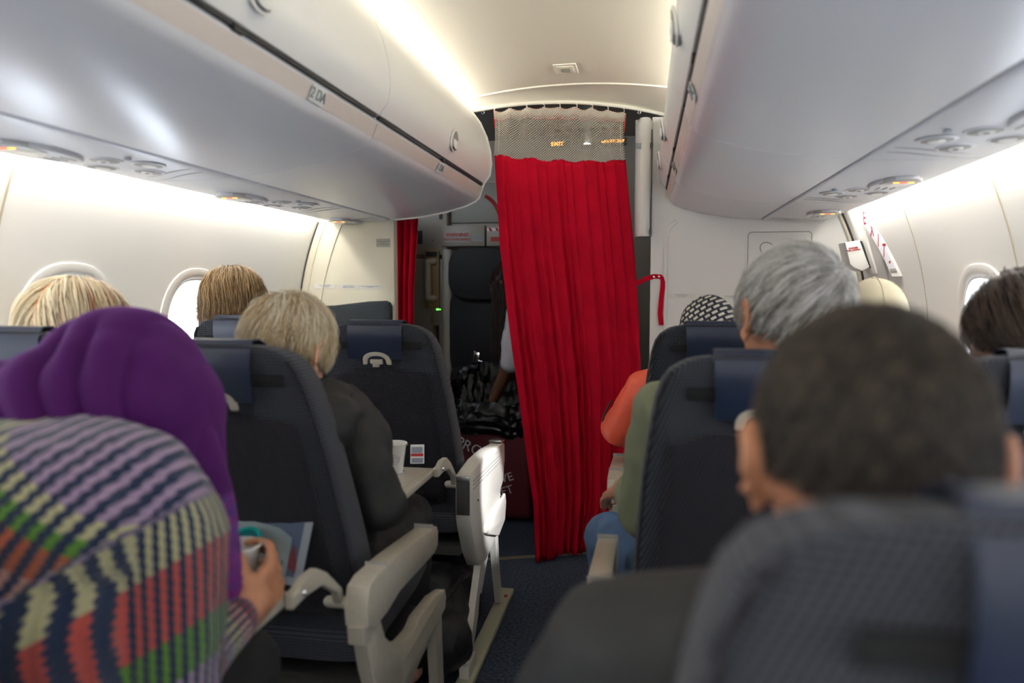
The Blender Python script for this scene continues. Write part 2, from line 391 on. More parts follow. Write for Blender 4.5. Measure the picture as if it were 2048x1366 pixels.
# ============================================================ passenger service panels
lampm = mat('sign_amber', (.9, .4, .05), .4, emit=(1, .38, .04), estr=3.0)
lampr = mat('sign_red', (.9, .05, .03), .4, emit=(1, .07, .03), estr=2.5)
def psu(s, y0, y1, label, pod=None, cluster=None):
    b = thing('service_panel', (s*.93, (y0+y1)/2, 1.478), label, 'service panel', 'passenger service panels under the bins')
    # slab with softly rounded outer lip
    pr = [(.787, 1.482), (.787, 1.4755), (.80, 1.472), (.93, 1.468), (1.03, 1.470), (1.052, 1.476), (1.055, 1.486), (1.03, 1.492), (.93, 1.494), (.80, 1.494)]
    ext(MB(), pr, y0+.002, y1-.002, s).obj('panel', psu_m, b)
    zz = 1.4695
    def disc(m, cx_, cy_, rx, ry, h, ang=0, n=28):
        M = Matrix.Translation((s*cx_, cy_, zz)) @ Euler((pi, 0, math.radians(ang))).to_matrix().to_4x4()
        m.prism([(rx*cos(2*pi*i/n), ry*sin(2*pi*i/n)) for i in range(n)], h, M, min(.002, h*.4)); return m
    # curved seam lines moulded in the panel
    for k in (0, .05):
        pts = [(s*(.80+.24*t), y1-.10-k+.10*(3*t*t-2*t*t*t), 1.4725-.004*sin(pi*min(1, t*1.1))) for t in [i/14 for i in range(15)]]
        MB().tube(pts, .0016, 6).obj('moulded_line', grey_rec, b)
    if pod is not None:
        p = disc(MB(), .955, pod+.02, .055, .125, .010, 0).obj('sign_pod', psu_m, b)
        disc(MB(), .955, pod-.03, .048, .07, .0125).obj('sign_lens', mat('lens_grey', (.5, .5, .49), .2), p)
        for j, (dx, mm) in enumerate(((.018, lampm), (0, lampr), (-.018, lampm))):
            MB().box((s*(.955+dx), pod-.055, zz-.0135), (.014, .007, .0015), bev=.0004).obj('lit_symbol', mm, p)
        for j in range(6): MB().box((s*(.93+j*.01), pod+.085, zz-.0105), (.003, .045, .0012)).obj('speaker_slot', grey_rec, p) if j in (0, 2, 4) else None
    if cluster is not None:
        for dx, dy, kind in ((-.075, .0, 0), (-.02, -.075, 1), (-.01, .09, 1), (.055, .01, 0)):
            r = disc(MB(), .925+dx, cluster+dy, .036, .042, .0022).obj('bezel', psu_m, b)
            disc(MB(), .925+dx, cluster+dy, .029, .035, .0030).obj('recess', grey_rec, r)
            if kind: disc(MB(), .925+dx, cluster+dy-.004, .014, .014, .006).obj('air_nozzle', white, r); disc(MB(), .925+dx, cluster+dy-.004, .007, .007, .0066).obj('nozzle_hole', dark, r)
            else: disc(MB(), .925+dx, cluster+dy+.004, .016, .018, .0048).obj('reading_lamp', white, r)
        disc(MB(), .925-.09, cluster-.09, .008, .008, .006).obj('call_button', mat('button_blue', (.36, .38, .45), .4), b)
names = {-1: 'left', 1: 'right'}
for s in (-1, 1):
    sd_ = names[s]; e = YL-.002 if s < 0 else YR-.005
    psu(s, -.74, .12, 'white service panel under the %s bins, behind the viewer' % sd_, -.39, -.14)
    psu(s, .12, .98, 'white service panel under the %s bins, beside the viewer' % sd_, .47, .72)
    psu(s, .98, 1.84, 'white service panel under the %s bins, nearest one in view with air nozzles' % sd_, 1.36, 1.60)
    psu(s, 1.84, 2.70, 'white service panel under the %s bins, middle one with lit sign and air nozzles' % sd_, 2.18, 2.43)
    psu(s, 2.70, e, 'short white service panel under the %s bins, last before the bulkhead' % sd_, 3.01, None)

# ceiling lamp fitting
c = thing('emergency_light', (-.006, 2.85, 1.985), 'small square recessed light set in the cream cabin ceiling', 'light')
q = MB().box((-.006, 2.85, 1.9985), (.085, .12, .005), bev=.0015).obj('frame', MATS['rail_cream'], c)
MB().box((-.006, 2.85, 1.9955), (.06, .085, .003), bev=.001).obj('inner_frame', ceil_m, c)
MB().box((-.006, 2.85, 1.9935), (.036, .05, .002)).obj('diffuser', mat('lens_green_grey', (.52, .55, .45), .2), c)

# ============================================================ front bulkheads
def bulk(s, y, th, xi, name, m, z0=0, notch=None):
    zs = [z0+(1.474-z0)*i/30 for i in range(31)]
    pts = [(xi, z) for z in (z0, 1.474)]+[(wallx(z)-.003, z) for z in zs[::-1]]
    o = MB().prism([(x, z) for x, z in pts], th, frame((0, y, 0), (s, 0, 0), (0, 0, 1)) if s < 0 else Matrix(((1, 0, 0, 0), (0, 0, 1, y), (0, 1, 0, 0), (0, 0, 0, 1))), .003)
    return tag(o.obj(name, m), kind='structure')
bl_m = mat('bulkhead_cream', (.70, .66, .54), .45, bump=.04, bscale=300)
bulk(-1, 3.10, .05, .768, 'wall_front_left', bl_m)
for s in (-1, 1):
    tag(MB().box((s*1.0, (YB+(YL if s < 0 else YR))/2, 1.603), (.15, (YL if s < 0 else YR)-YB, .006)).obj('trim_%d' % (20+s), white_wall, smooth=False), kind='structure')
tag(MB().box((-1.06, 3.112, 1.535), (.12, .02, .13)).obj('trim_22', white_wall, smooth=False), kind='structure')
# right bulkhead reaches up past the bin to the ceiling on its aisle side
zs = [1.46*i/30 for i in range(31)]
zs = [1.60*i/30 for i in range(31)]; pts = [(.318, 0), (.318, 1.93), (.60, 1.93), (1.0, 1.62)]+[(wallx(z)-.003, z) for z in zs[::-1]]
MR = Matrix(((1, 0, 0, 0), (0, 0, 1, 3.40), (0, 1, 0, 0), (0, 0, 0, 1)))
br_m = mat('bulkhead_white', (.80, .79, .78), .4, bump=.04, bscale=300)
tag(MB().prism(pts, .05, MR).obj('wall_front_right', br_m, smooth=False), kind='structure')
# raised moulding outline on both bulkheads
path = [(.385, .98), (.383, 1.3), (.386, 1.42), (.40, 1.455), (.43, 1.478)]
tag(MB().tube([(x, 3.397, z) for x, z in path], .009, 8).obj('trim_7', br_m), kind='structure')
for k, (d, r) in enumerate(((.035, .004), (.10, .003))):
    zs_ = [.55+(1.47-.55)*i/26 for i in range(27)]
    tag(MB().tube([(-(wallx(z)-d-(z-1.1)*(.04 if k else 0)), 3.098, z) for z in zs_], r, 6).obj('trim_%d' % (8+k), bl_m), kind='structure')
tag(MB().tube([(-(wallx(z)-.004), 3.096, z) for z in zs_], .0025, 6).obj('trim_10', darkplastic), kind='structure')
# hatch with two ovals on the right bulkhead
h = thing('access_hatch', (.86, 3.395, 1.1), 'white access hatch with two oval recesses, high on the right bulkhead', 'hatch')
MB().prism([(x+.862, y+1.30) for x, y in rrect(.28, .27, .02)], -.004, MR, .0).obj('hatch_frame', br_m, h)
MB().prism([(x+.862, y+1.298) for x, y in rrect(.258, .25, .015)], -.0065, MR, .0015).obj('hatch_door', br_m, h)
MB().tube([(x+.862, 3.396, y+1.298) for x, y in rrect(.262, .254, .016)+[rrect(.262, .254, .016)[0]]], .0016, 6).obj('hatch_seam', grey_rec, h)
for cxx in (.812, .888):
    e = [(cxx+.030*cos(a)-.006*sin(a), 1.352+.028*sin(a)) for a in [2*pi*i/28 for i in range(28)]]
    q = MB().prism(e, -.008, MR, .001).obj('oval_recess', br_m, h)
    MB().tube([(x, 3.3925, z) for x, z in e+[e[0]]], .0014, 6).obj('oval_rim', darkplastic, q)
# small notice labels on both bulkheads
blue = mat('label_print', (.12, .16, .26), .6)
def notice(x, y, z, w, label, lines):
    o = thing('notice_label', (x, y, z-.01), label, 'label')
    MB().box((x, y-.0008, z), (w, .001, .019)).obj('label_strip', paper, o)
    text('\n'.join(lines), frame((x, y-.0018, z+.0015), *BACKVIEW), .0062, blue, o, depth=.0002)
L2 = ['Fasten seat belt while seated', 'Life vest under seat']
notice(-1.085, 3.10, 1.192, .10, 'white notice strip on the left bulkhead, leftmost of three above the cloth panel', ['Fasten seat belt while', 'seated in cabin'])
notice(-.975, 3.10, 1.190, .09, 'white notice strip on the left bulkhead, middle of three above the cloth panel', ['Do not stow items', 'against this bulkhead'])
notice(-.877, 3.10, 1.188, .10, 'white notice strip on the left bulkhead, rightmost of three above the cloth panel', ['Your seat bottom may be used', 'for flotation'])
notice(.455, 3.40, 1.150, .12, 'white notice strip on the right bulkhead, leftmost above the patterned headscarf', ['Fasten seat belt while', 'seated in cabin'])
notice(.575, 3.40, 1.147, .09, 'white notice strip on the right bulkhead, second from the aisle', ['Do not stow items', 'against this bulkhead'])
notice(.68, 3.40, 1.144, .11, 'white notice strip on the right bulkhead, nearest the grey-haired head', ['Your seat bottom may be used', 'for flotation'])
pl = thing('placard', (-.815, 3.098, 1.35), 'small grey placard high on the left bulkhead', 'placard')
MB().box((-.815, 3.0985, 1.378), (.062, .0015, .036)).obj('plate', mat('placard_grey', (.36, .35, .30), .5), pl)
text('Curtain to be secured\nopen for\ntaxi, take off, landing', frame((-.815, 3.0972, 1.378), *BACKVIEW), .0062, mat('placard_text', (.16, .16, .14), .6), pl, depth=.0002)
# upholstered panel on left bulkhead
pts = [(-1.19, .30), (-.772, .30), (-.772, 1.105), (-.779, 1.122), (-.797, 1.130), (-.87, 1.127), (-1.02, 1.110), (-1.15, 1.103), (-1.178, 1.098), (-1.190, 1.078)]
p = MB().prism(pts, -.045, Matrix(((1, 0, 0, 0), (0, 0, 1, 3.097), (0, 1, 0, 0), (0, 0, 0, 1))), .012).obj('padded_panel', panelfab)
tag(recenter(p), 'blue-grey cloth padded panel on the left front bulkhead', 'padded panel')
# exit door on right wall
dn = thing('door_1', (1.15, 3.1, .6), None, None, kind='structure')
def strip_on_wall(yf, z0, z1, w, off, mm, nm, par, s=1, n=20):
    k = [z0+(z1-z0)*i/n for i in range(n+1)]
    rg = [[(s*(wallx(z)-off), yf(z)-w/2, z), (s*(wallx(z)-off), yf(z)+w/2, z), (s*(wallx(z)+.003), yf(z)+w/2, z), (s*(wallx(z)+.003), yf(z)-w/2, z)] for z in k]
    return MB().loft(rg).obj(nm, mm, par)
strip_on_wall(lambda z: 3.345, .5, 1.50, .025, .002, dark, 'door_gap', dn)
strip_on_wall(lambda z: 3.372, .5, 1.50, .028, .012, bl_m, 'door_frame', dn)
strip_on_wall(lambda z: 2.66, .5, 1.50, .006, .0012, gapm, 'door_seam', dn)
# raised surround and handle box
def wp(y, z, off): return Vector((wallx(z)-off, y, z))
def wallpatch(ycz, pts, off0, off1, mm, nm, par):
    a = [wp(y, z, off0) for y, z in pts]; b_ = [wp(y, z, off1) for y, z in pts]
    return MB().loft([a, b_]).obj(nm, mm, par)
sur = [(3.135+y, 1.33+z) for y, z in rrect(.25, .30, .04)]
wallpatch(0, sur, -.002, .004, white_wall, 'handle_surround', dn)
MY = lambda y: Matrix(((1, 0, 0, 0), (0, 0, 1, y), (0, 1, 0, 0), (0, 0, 0, 1)))
hb = MB().prism([(1.128, 1.405), (1.155, 1.40), (1.197, 1.245), (1.172, 1.238), (1.135, 1.35)], .12, MY(3.10), .004).obj('handle_housing', white, dn)
hd = MB().prism([(1.067, 1.362), (1.122, 1.371), (1.162, 1.266), (1.135, 1.25), (1.105, 1.262), (1.088, 1.276)], .11, MY(3.15), .006).obj('door_handle', white, dn)
MB().prism([(1.122, 1.368), (1.128, 1.366), (1.170, 1.262), (1.163, 1.262)], .02, MY(3.145)).obj('handle_slot', dark, hd)
MB().prism([(1.076, 1.352), (1.110, 1.357), (1.119, 1.320), (1.086, 1.313)], .001, MY(3.1485)).obj('handle_label', paper, hd)
text('DANGER\nPULL DOWN', frame((1.098, 3.147, 1.336), (1, 0, .12), (-.2, 0, 1)), .0085, redtxt, hd, depth=.0003, bold=.0006)
# EXIT sign strip down the wall
ex = thing('exit_sign', (1.15, 2.95, 1.25), 'white EXIT sign strip with red letters running down the right side wall', 'sign')
def ey(z): return 2.905
ep = [(1.475, 3.07), (1.235, 2.86)]
def exl(t, off):   # along the sign, top to bottom
    z = 1.47+(1.225-1.47)*t; return Vector((wallx(z)-off, 3.075-.19*t, z))
def exq(t, k, off=0):   # k: -1 forward edge (stands proud) .. +1 aft edge (flush)
    c0 = exl(t, 0); return c0+Vector((-.010+.007*k-off*.8, -.020*k-off*.45, 0))
MB().loft([[exq(i/12, -1.25), exq(i/12, 1.15), exl(i/12, -.003)+Vector((0, -.04, 0)), exl(i/12, -.003)+Vector((0, .045, 0))] for i in range(13)]).obj('sign_housing', white_wall, ex)
MB().loft([[exq(i/12, -.85, .001), exq(i/12, .8, .001), exq(i/12, .8, .0025), exq(i/12, -.85, .0025)] for i in range(12)]).obj('sign_face', mat('sign_face_grey', (.62, .63, .68), .35), ex)
for ch, t, sz in (('E', .10, .070), ('X', .29, .070), ('I', .46, .070), ('T', .62, .070), ('EXIT', .79, .010)):
    a = exq(t-.05, 0, .003); b_ = exq(t+.05, 0, .003); d = (b_-a).normalized()
    text(ch, frame((a+b_)/2, (exq(t, 1)-exq(t, -1)), -d), sz, mat('exit_red', (.35, .02, .035), .5), ex, sx=.42, depth=.0003, bold=.001)
MB().loft([[exq(t, -.85, .003), exq(t, .8, .003), exq(t, .8, .004), exq(t, -.85, .004)] for t in (.885, .93)]).obj('end_plate', grey_rec, ex)
# beige joint column between right bulkhead and entry: rolled privacy shade column
cl = thing('shade_column', (.279, 3.36, 1.40), 'tall white rounded roller housing on the right edge of the doorway', 'shade housing')
pr = [(.045*cos(a), .045*sin(a)) for a in [math.radians(d) for d in range(-20, 211, 15)]]
base = Vector((.268, 3.40, 0))
def colring(z, k=1): return [(.286+x*k*.85, 3.395-y*k, z) for x, y in pr]+[(.316, 3.42, z), (.245, 3.42, z)]
MB().loft([colring(1.41, .9), colring(1.42), colring(1.84), colring(1.845, .96), colring(1.85), colring(1.90, .95), colring(1.925, .6)]).obj('housing', br_m, cl)
MB().box((.318, 3.365, 1.64), (.003, .02, .46)).obj('shadow_gap', dark, cl)
for zz in (1.80, 1.43): MB().box((.315, 3.35, zz), (.012, .006, .016)).obj('clip', darkplastic, cl)
MB().box((.262, 3.352, 1.80), (.03, .003, .022), rot=(0, 0, .3)).obj('small_label', mat('label_greyblue', (.3, .35, .4), .5), cl)
# curtain strap with snaps
st = thing('curtain_strap', (.33, 3.39, 1.0), 'red curtain tie strap with two snap studs hanging on the right bulkhead', 'strap')
P = [(.255, 1.205, 3.37), (.275, 1.212, 3.375), (.30, 1.226, 3.385), (.335, 1.236, 3.391), (.362, 1.234, 3.391), (.372, 1.222, 3.390), (.372, 1.19, 3.386), (.366, 1.13, 3.386), (.362, 1.07, 3.388), (.368, 1.02, 3.389)]
def strapring(i):
    x, z, y = P[i]; a = Vector(P[max(i-1, 0)]); b_ = Vector(P[min(i+1, len(P)-1)]); d = b_-a; d = Vector((d.x, d.y)).normalized(); nn = Vector((-d.y, d.x))*.0105
    return [(x+nn.x, y, z+nn.y), (x-nn.x, y, z-nn.y), (x-nn.x, y+.002, z-nn.y), (x+nn.x, y+.002, z+nn.y)]
MB().loft([strapring(i) for i in range(len(P))]).obj('strap', redcloth, st)
for x, z in ((.333, 1.233), (.355, 1.234)): MB().ell((x, 3.390, z), (.006, .003, .006)).obj('snap_stud', chrome, st)

# ============================================================ red curtain with net top
def curtain():
    c = thing('aisle_curtain', (.03, 3.25, 0.02), 'red pleated aisle curtain with grey net top, drawn across the doorway', 'curtain')
    def left(z): return lerp_tab([(0, -.155), (.25, -.165), (.75, -.235), (1.0, -.27), (1.35, -.312), (1.73, -.337)], z)
    def right(z): return lerp_tab([(0, .20), (.3, .25), (.75, .283), (1.1, .266), (1.35, .245), (1.75, .203)], z)
    NX, NZ = 340, 60; folds = []
    x = 0
    while x < 1: w = rnd.uniform(.045, .12); folds.append((x, min(1, x+w), rnd.uniform(.6, 1.1), rnd.uniform(-1, 1))); x += w
    verts = []
    for k in range(NZ+1):
        for i in range(NX+1):
            u = i/NX; zt = 1.735+.012*(2*u-1)**2+.004*sin(9*u*pi)-.004; zb = .004+.006*sin(u*5)+.006*sin(u*23)+(.012 if u > .2 else .0)
            z = zb+(zt-zb)*k/NZ
            L, Rr = left(z), right(z)
            uu = u+.012*sin(z*2.1+u*9)*(1-z/1.75)
            f = [g for g in folds if g[0] <= min(.9999, max(0, uu)) <= g[1]][0]; t = (uu-f[0])/(f[1]-f[0])
            amp = (.008+.026*(1-z/1.75)**.8)*f[2]
            saw = (t/.82 if t < .82 else (1-t)/.18)
            d = 1.25*amp*(saw-.5)+.004*sin(u*31+z*3.3)+.0022*sin(z*19+u*55)*(1-z/1.9)+.006*f[3]*sin(pi*t)*(1-z/1.8)
            xx = L+(Rr-L)*u
            yy = 3.125+(xx+.44)*.40-d-.02-.10*(1-z/1.75)*(1-u)
            verts.append((xx, yy, z))
    fs = [(k*(NX+1)+i, k*(NX+1)+i+1, (k+1)*(NX+1)+i+1, (k+1)*(NX+1)+i) for k in range(NZ) for i in range(NX)]
    m = MB(); m.add(verts, fs); o = m.obj('cloth', redcloth, c, ang=60)
    o.modifiers.new('thick', 'SOLIDIFY').thickness = .0015
    # hems: double cloth along bottom and top
    for z0, hh, nm in ((.0, .0, None),): pass
    # net
    top = lambda u: railpt(-.335+.53*u).z-.012-.010*abs(sin(pi*u*8.2))**1.0+.0
    def netp(u, w, dy=0):   # w 0 bottom..1 top
        z0 = 1.728+.012*(2*u-1)**2+.004*sin(9*u*pi); zt = top(u); z = z0+(zt-z0)*w
        L, Rr = -.338, .203; xx = L+(Rr-L)*u+.006*sin(w*pi)*(1 if u < .03 else -1 if u > .97 else 0)
        y = 3.125+(xx+.44)*.40-.022+.010*sin(u*40)*w-.012*sin(pi*w)*sin(u*7+1)+dy
        return Vector((xx, y, z))
    def net(nu, nw, w0, w1, dy, r, nm, mm):
        m = MB(); verts = []; fs = []
        def node(i, j): 
            u = (i+(.5 if j % 2 else 0))/nu; return netp(max(0, min(1, u)), w0+(w1-w0)*j/nw, dy)
        def seg(a, b_):
            d = (b_-a).normalized(); s1 = d.cross(Vector((0, 1, 0))).normalized()*r; s2 = Vector((0, 1, 0))*r; o_ = len(verts)
            for p in (a, b_): verts.extend([p+s1, p-s1*.5+s2*.87, p-s1*.5-s2*.87])
            for q in range(3): fs.append((o_+q, o_+(q+1) % 3, o_+3+(q+1) % 3, o_+3+q))
        for j in range(nw):
            for i in range(nu):
                a = node(i, j)
                if j % 2 == 0: seg(a, node(i, j+1)); seg(a, node(i-1, j+1)) if i > 0 else None
                else: seg(a, node(i, j+1)); seg(a, node(i+1, j+1))
        m.add(verts, fs); return m.obj(nm, mm, c)
    net(52, 40, 0, 1, 0, .0014, 'net', netm)
    net(52, 10, .80, 1.0, -.008, .0013, 'net_hem', netm); net(50, 11, .79, 1.0, .006, .0016, 'red_backing_net', netred)
    mm = MB()
    for q in ((0, .60), (1, .8)):
        mm.tube([netp(q[0], w/10) for w in range(6, 11)], .0022, 6)
    mm.tube([netp(i/60, 1.0) for i in range(61)], .0015, 6); mm.obj('net_edge_cord', netred, c)
    for u in (0.0, .24, .37, .49, .62, .74, .86, .985):
        p = netp(u, 1); x = p.x; r_ = railpt(x)
        h = MB().tube([p+Vector((0, 0, -.004)), (p+r_)/2+Vector((.002, 0, 0)), r_+Vector((0, 0, .001))], .0018, 6)
        h.ell(r_+Vector((0, -.004, -.001)), .004, n=8, m=6); h.obj('curtain_hook', paper, c)
curtain()
# hooks left over on rail
for i, x in enumerate((-.385, .262)):
    p = railpt(x); m = MB().tube([p+Vector((.006*cos(a), -.002, -.008+.006*sin(a))) for a in [2*pi*k/12 for k in range(13)]], .0015, 6)
    tag(recenter(m.obj('rail_ring', chrome)), ('small spare curtain ring at the left end of the rail', 'small spare curtain ring at the right end of the rail')[i], 'curtain ring', 'spare rings on the curtain rail')
# second curtain bundled behind left bulkhead
def curtain2():
    c = []; NX, NZ = 60, 20; vs = []
    for k in range(NZ+1):
        z = .02+1.47*k/NZ
        for i in range(NX+1):
            u = i/NX; w = lerp_tab([(0, .10), (.9, .055), (1.2, .062), (1.5, .085)], z)
            vs.append((-.80+(w+.035)*u, 3.18+.016*sin(u*pi*7)+.006*sin(u*17), z))
    fs = [(k*(NX+1)+i, k*(NX+1)+i+1, (k+1)*(NX+1)+i+1, (k+1)*(NX+1)+i) for k in range(NZ) for i in range(NX)]
    o = MB().add(vs, fs).obj('side_curtain', redcloth); o.modifiers.new('t', 'SOLIDIFY').thickness = .002
    tag(recenter(o), 'narrow red curtain bunched behind the edge of the left bulkhead', 'curtain')
curtain2()

# ============================================================ entry vestibule
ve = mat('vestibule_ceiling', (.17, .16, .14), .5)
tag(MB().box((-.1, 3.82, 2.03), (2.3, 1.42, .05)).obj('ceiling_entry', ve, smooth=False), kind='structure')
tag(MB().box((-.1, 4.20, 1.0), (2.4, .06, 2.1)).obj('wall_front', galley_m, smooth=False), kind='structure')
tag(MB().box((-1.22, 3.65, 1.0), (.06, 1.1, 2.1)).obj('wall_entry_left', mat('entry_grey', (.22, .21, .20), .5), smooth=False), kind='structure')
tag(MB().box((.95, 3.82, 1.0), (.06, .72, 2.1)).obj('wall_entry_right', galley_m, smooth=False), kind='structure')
tag(MB().box((-.74, 3.12, 1.93-.0), (.55, .03, .14)).obj('trim_11', ve, smooth=False), kind='structure')
tag(MB().box((-.1, 3.23, .003), (.92, .02, .006), rot=(0, 0, .35)).obj('trim_12', mat('threshold_metal', (.55, .48, .36), .35, .7)), kind='structure')
# galley closet fronts (left part)
g = thing('galley_unit', (-.95, 4.12, 0), 'beige galley front beyond the doorway with dark slots and door placards', 'galley')
MB().box((-.985, 4.135, 1.60), (.37, .06, .46), bev=.006).obj('upper_panel', galley_m, g)
MB().box((-.985, 4.14, .68), (.37, .06, 1.34), bev=.006).obj('lower_panel', galley_m, g)
MB().box((-.958, 4.107, 1.47), (.03, .006, .075)).obj('dark_slot', dark, g)
MB().box((-.835, 4.107, 1.60), (.02, .006, .06)).obj('dark_slot', dark, g)
MB().ell((-.885, 4.108, 1.452), (.006, .004, .006)).obj('small_hole', dark, g)
MB().box((-.845, 4.10, 1.22), (.004, .006, .34)).obj('seam', dark, g)
MB().tube([(-.80, 4.10, .02), (-.80, 4.10, 1.40)], .028, 12).obj('round_post', mat('post_beige', (.42, .38, .32), .4), g)
# handset
hs = thing('handset', (-.88, 4.10, 1.10), 'cream crew telephone handset on a tan wall cradle', 'telephone')
tan = mat('cradle_tan', (.25, .15, .045), .5); cream = mat('handset_cream', (.42, .37, .27), .4)
M = Matrix(((1, 0, 0, 0), (0, 0, -1, 4.11), (0, 1, 0, 0), (0, 0, 0, 1)))
MB().prism([(x-.888, y+1.238) for x, y in rrect(.085, .33, .012)], .016, M, .003).obj('cradle', tan, hs)
MB().box((-.888, 4.093, 1.375), (.065, .004, .028)).obj('name_plate', dark, hs)
MB().cap((-.905, 4.075, 1.13), (-.905, 4.075, 1.33), .019).cap((-.905, 4.072, 1.33), (-.875, 4.085, 1.335), .018, .019).cap((-.905, 4.072, 1.13), (-.875, 4.085, 1.125), .018, .019).obj('receiver', cream, hs)
pts = []
for i in range(300):
    t = i/299; a = t*2*pi*34; cxp = -.895+.045*t*1.0+.01*sin(t*pi); z = 1.10-.30*sin(pi*min(1, t*1.05)*.5) if t < .9 else .80+.02*(t-.9)*10
    pts.append((cxp+.008*cos(a), 4.08+.008*sin(a), z))
MB().tube([(-.905, 4.075, 1.12), (-.897, 4.078, 1.08)], .004, 6).tube(pts, .0022, 5).obj('coiled_cord', mat('cord_ochre', (.30, .20, .06), .5), hs)
cpn = thing('call_panel', (-.865, 4.105, 1.02), 'small panel with a green light below the handset', 'indicator')
MB().box((-.862, 4.107, 1.045), (.075, .006, .10), bev=.002).obj('plate', galley_m, cpn)
MB().box((-.852, 4.102, 1.065), (.036, .004, .018)).obj('lens_frame', dark, cpn)
MB().box((-.852, 4.0995, 1.065), (.026, .003, .009)).obj('green_light', mat('led_green', (.1, .8, .1), .4, emit=(.2, 1, .12), estr=1.6), cpn)
MB().box((-.866, 4.102, .90), (.032, .006, .15)).obj('cord_slot', dark, cpn)
# sign panel + door upper
sg = thing('door_warning_sign', (-.70, 4.09, 1.43), 'beige door header panel reading WARNING EXIT DOOR HANDLE', 'sign')
MB().box((-.705, 4.12, 1.475), (.245, .06, .115), bev=.004).obj('sign_panel', galley_m, sg)
MB().box((-.738, 4.088, 1.467), (.15, .002, .055)).obj('sign_plate', mat('plate_tan', (.30, .27, .23), .5), sg)
text('WARNING', frame((-.738, 4.0855, 1.480), *BACKVIEW), .027, redtxt, sg, sx=1.0, bold=.0008)
text('EXIT DOOR HANDLE', frame((-.738, 4.0855, 1.455), *BACKVIEW), .0165, redtxt, sg, sx=.95, bold=.0005)
MB().box((-.618, 4.088, 1.462), (.06, .002, .035)).obj('small_plate', mat('plate_grey', (.28, .28, .28), .5), sg)
text('OPEN DOOR\nONLY WHEN\nSAFE TO EXIT', frame((-.618, 4.0865, 1.462), *BACKVIEW), .0085, greytxt, sg, depth=.0002)
sg2 = thing('door_header', (-.47, 4.10, 1.42), 'door header with slanted red and white bars beside the WARNING panel', 'sign')
MB().box((-.44, 4.125, 1.475), (.27, .05, .115), bev=.004).obj('header_panel', galley_m, sg2)
MB().box((-.48, 4.098, 1.508), (.18, .002, .018)).obj('bar_plate', paper, sg2)
for i in range(5):
    x = -.555+i*.038
    MB().prism([(x, 1.4995), (x+.016, 1.4995), (x+.008, 1.5165), (x-.008, 1.5165)], .001, Matrix(((1, 0, 0, 0), (0, 0, -1, 4.097), (0, 1, 0, 0), (0, 0, 0, 1)))).obj('slanted_bar', redtxt, sg2)
MB().box((-.485, 4.098, 1.455), (.13, .002, .025)).obj('red_plate', redtxt, sg2)
tag(MB().tube([(-.64+.14*sin(a), 4.155, 1.53+.18*cos(a)) for a in [math.radians(d) for d in range(20, 91, 7)]], .012, 6).obj('trim_13', redtxt), kind='structure')
MBd = MB().box((-.56, 4.16, 1.66), (.46, .02, .22), bev=.01).obj('trim_14', mat('door_window_panel', (.25, .24, .21), .5)); tag(MBd, kind='structure')
# grab rail and door gear at left
gr = MB().tube([(-.99, 3.62, 1.50), (-.965, 3.62, 1.475), (-.925, 3.62, 1.43), (-.905, 3.62, 1.37), (-.895, 3.62, 1.25), (-.86, 3.62, .85), (-.835, 3.62, .35), (-.84, 3.66, .05)], .014, 12).obj('grab_rail', grey_tube)
tag(recenter(gr), 'grey tubular assist rail in the entry beyond the side curtain', 'handrail')
dg_ = thing('entry_door', (-1.0, 3.80, 0), 'grey inner lining of the entry door with struts and a black lever, behind the grab rail', 'door')
lin = MB().box((-1.02, 3.80, .80), (.24, .05, 1.6), bev=.02).obj('door_lining', mat('door_lining_grey', (.15, .145, .14), .5), dg_)
MB().tube([(-.985, 3.765, 1.42), (-.90, 3.765, .75)], .005, 6).obj('strut', steel, dg_); MB().tube([(-.945, 3.765, 1.42), (-.935, 3.765, .95)], .005, 6).obj('strut', steel, dg_)
MB().prism([(-1.0, 1.14), (-.955, 1.17), (-.94, 1.15), (-.975, 1.05), (-1.0, 1.06)], .03, Matrix(((1, 0, 0, 0), (0, 0, -1, 3.775), (0, 1, 0, 0), (0, 0, 0, 1))), .004).obj('lever', darkplastic, dg_)
# jumpseat
js = thing('jump_seat', (-.62, 4.10, .62), 'black folded crew jump seat with round-topped headrest', 'jump seat')
blk = mat('jump_black', (.006, .006, .007), .7, bump=.1, bscale=300)
def sup(cx_, cz, a, b_, e, y0, dpt, n=36):
    o_ = [(cx_+abs(cos(t))**e*math.copysign(a, cos(t)), cz+abs(sin(t))**e*math.copysign(b_, sin(t))) for t in [2*pi*i/n for i in range(n)]]
    return MB().prism(o_, dpt, Matrix(((1, 0, 0, 0), (0, 0, -1, y0), (0, 1, 0, 0), (0, 0, 0, 1))), .012)
sup(-.60, 1.265, .175, .145, .6, 4.12, .10).obj('headrest', blk, js)
sup(-.60, .94, .18, .24, .35, 4.14, .08).obj('backrest', blk, js)
sup(-.60, .62, .16, .14, .4, 4.12, .13).obj('folded_seat', blk, js)
bk = MB().box((-.612, 3.99, .80), (.035, .008, .075), rot=(0, .15, 0), bev=.003).obj('belt_buckle', chrome, js)
MB().box((-.614, 3.983, .80), (.016, .004, .045), rot=(0, .15, 0)).obj('buckle_slot', dark, bk)
MB().tube([(-.60, 3.99, .79), (-.575, 3.985, .785), (-.575, 3.985, .765), (-.60, 3.985, .76)], .004, 6).tube([(-.62, 3.99, .835), (-.625, 3.99, .86)], .003, 6).tube([(-.605, 3.99, .835), (-.60, 3.99, .862)], .003, 6).obj('buckle_tongue', chrome, bk)
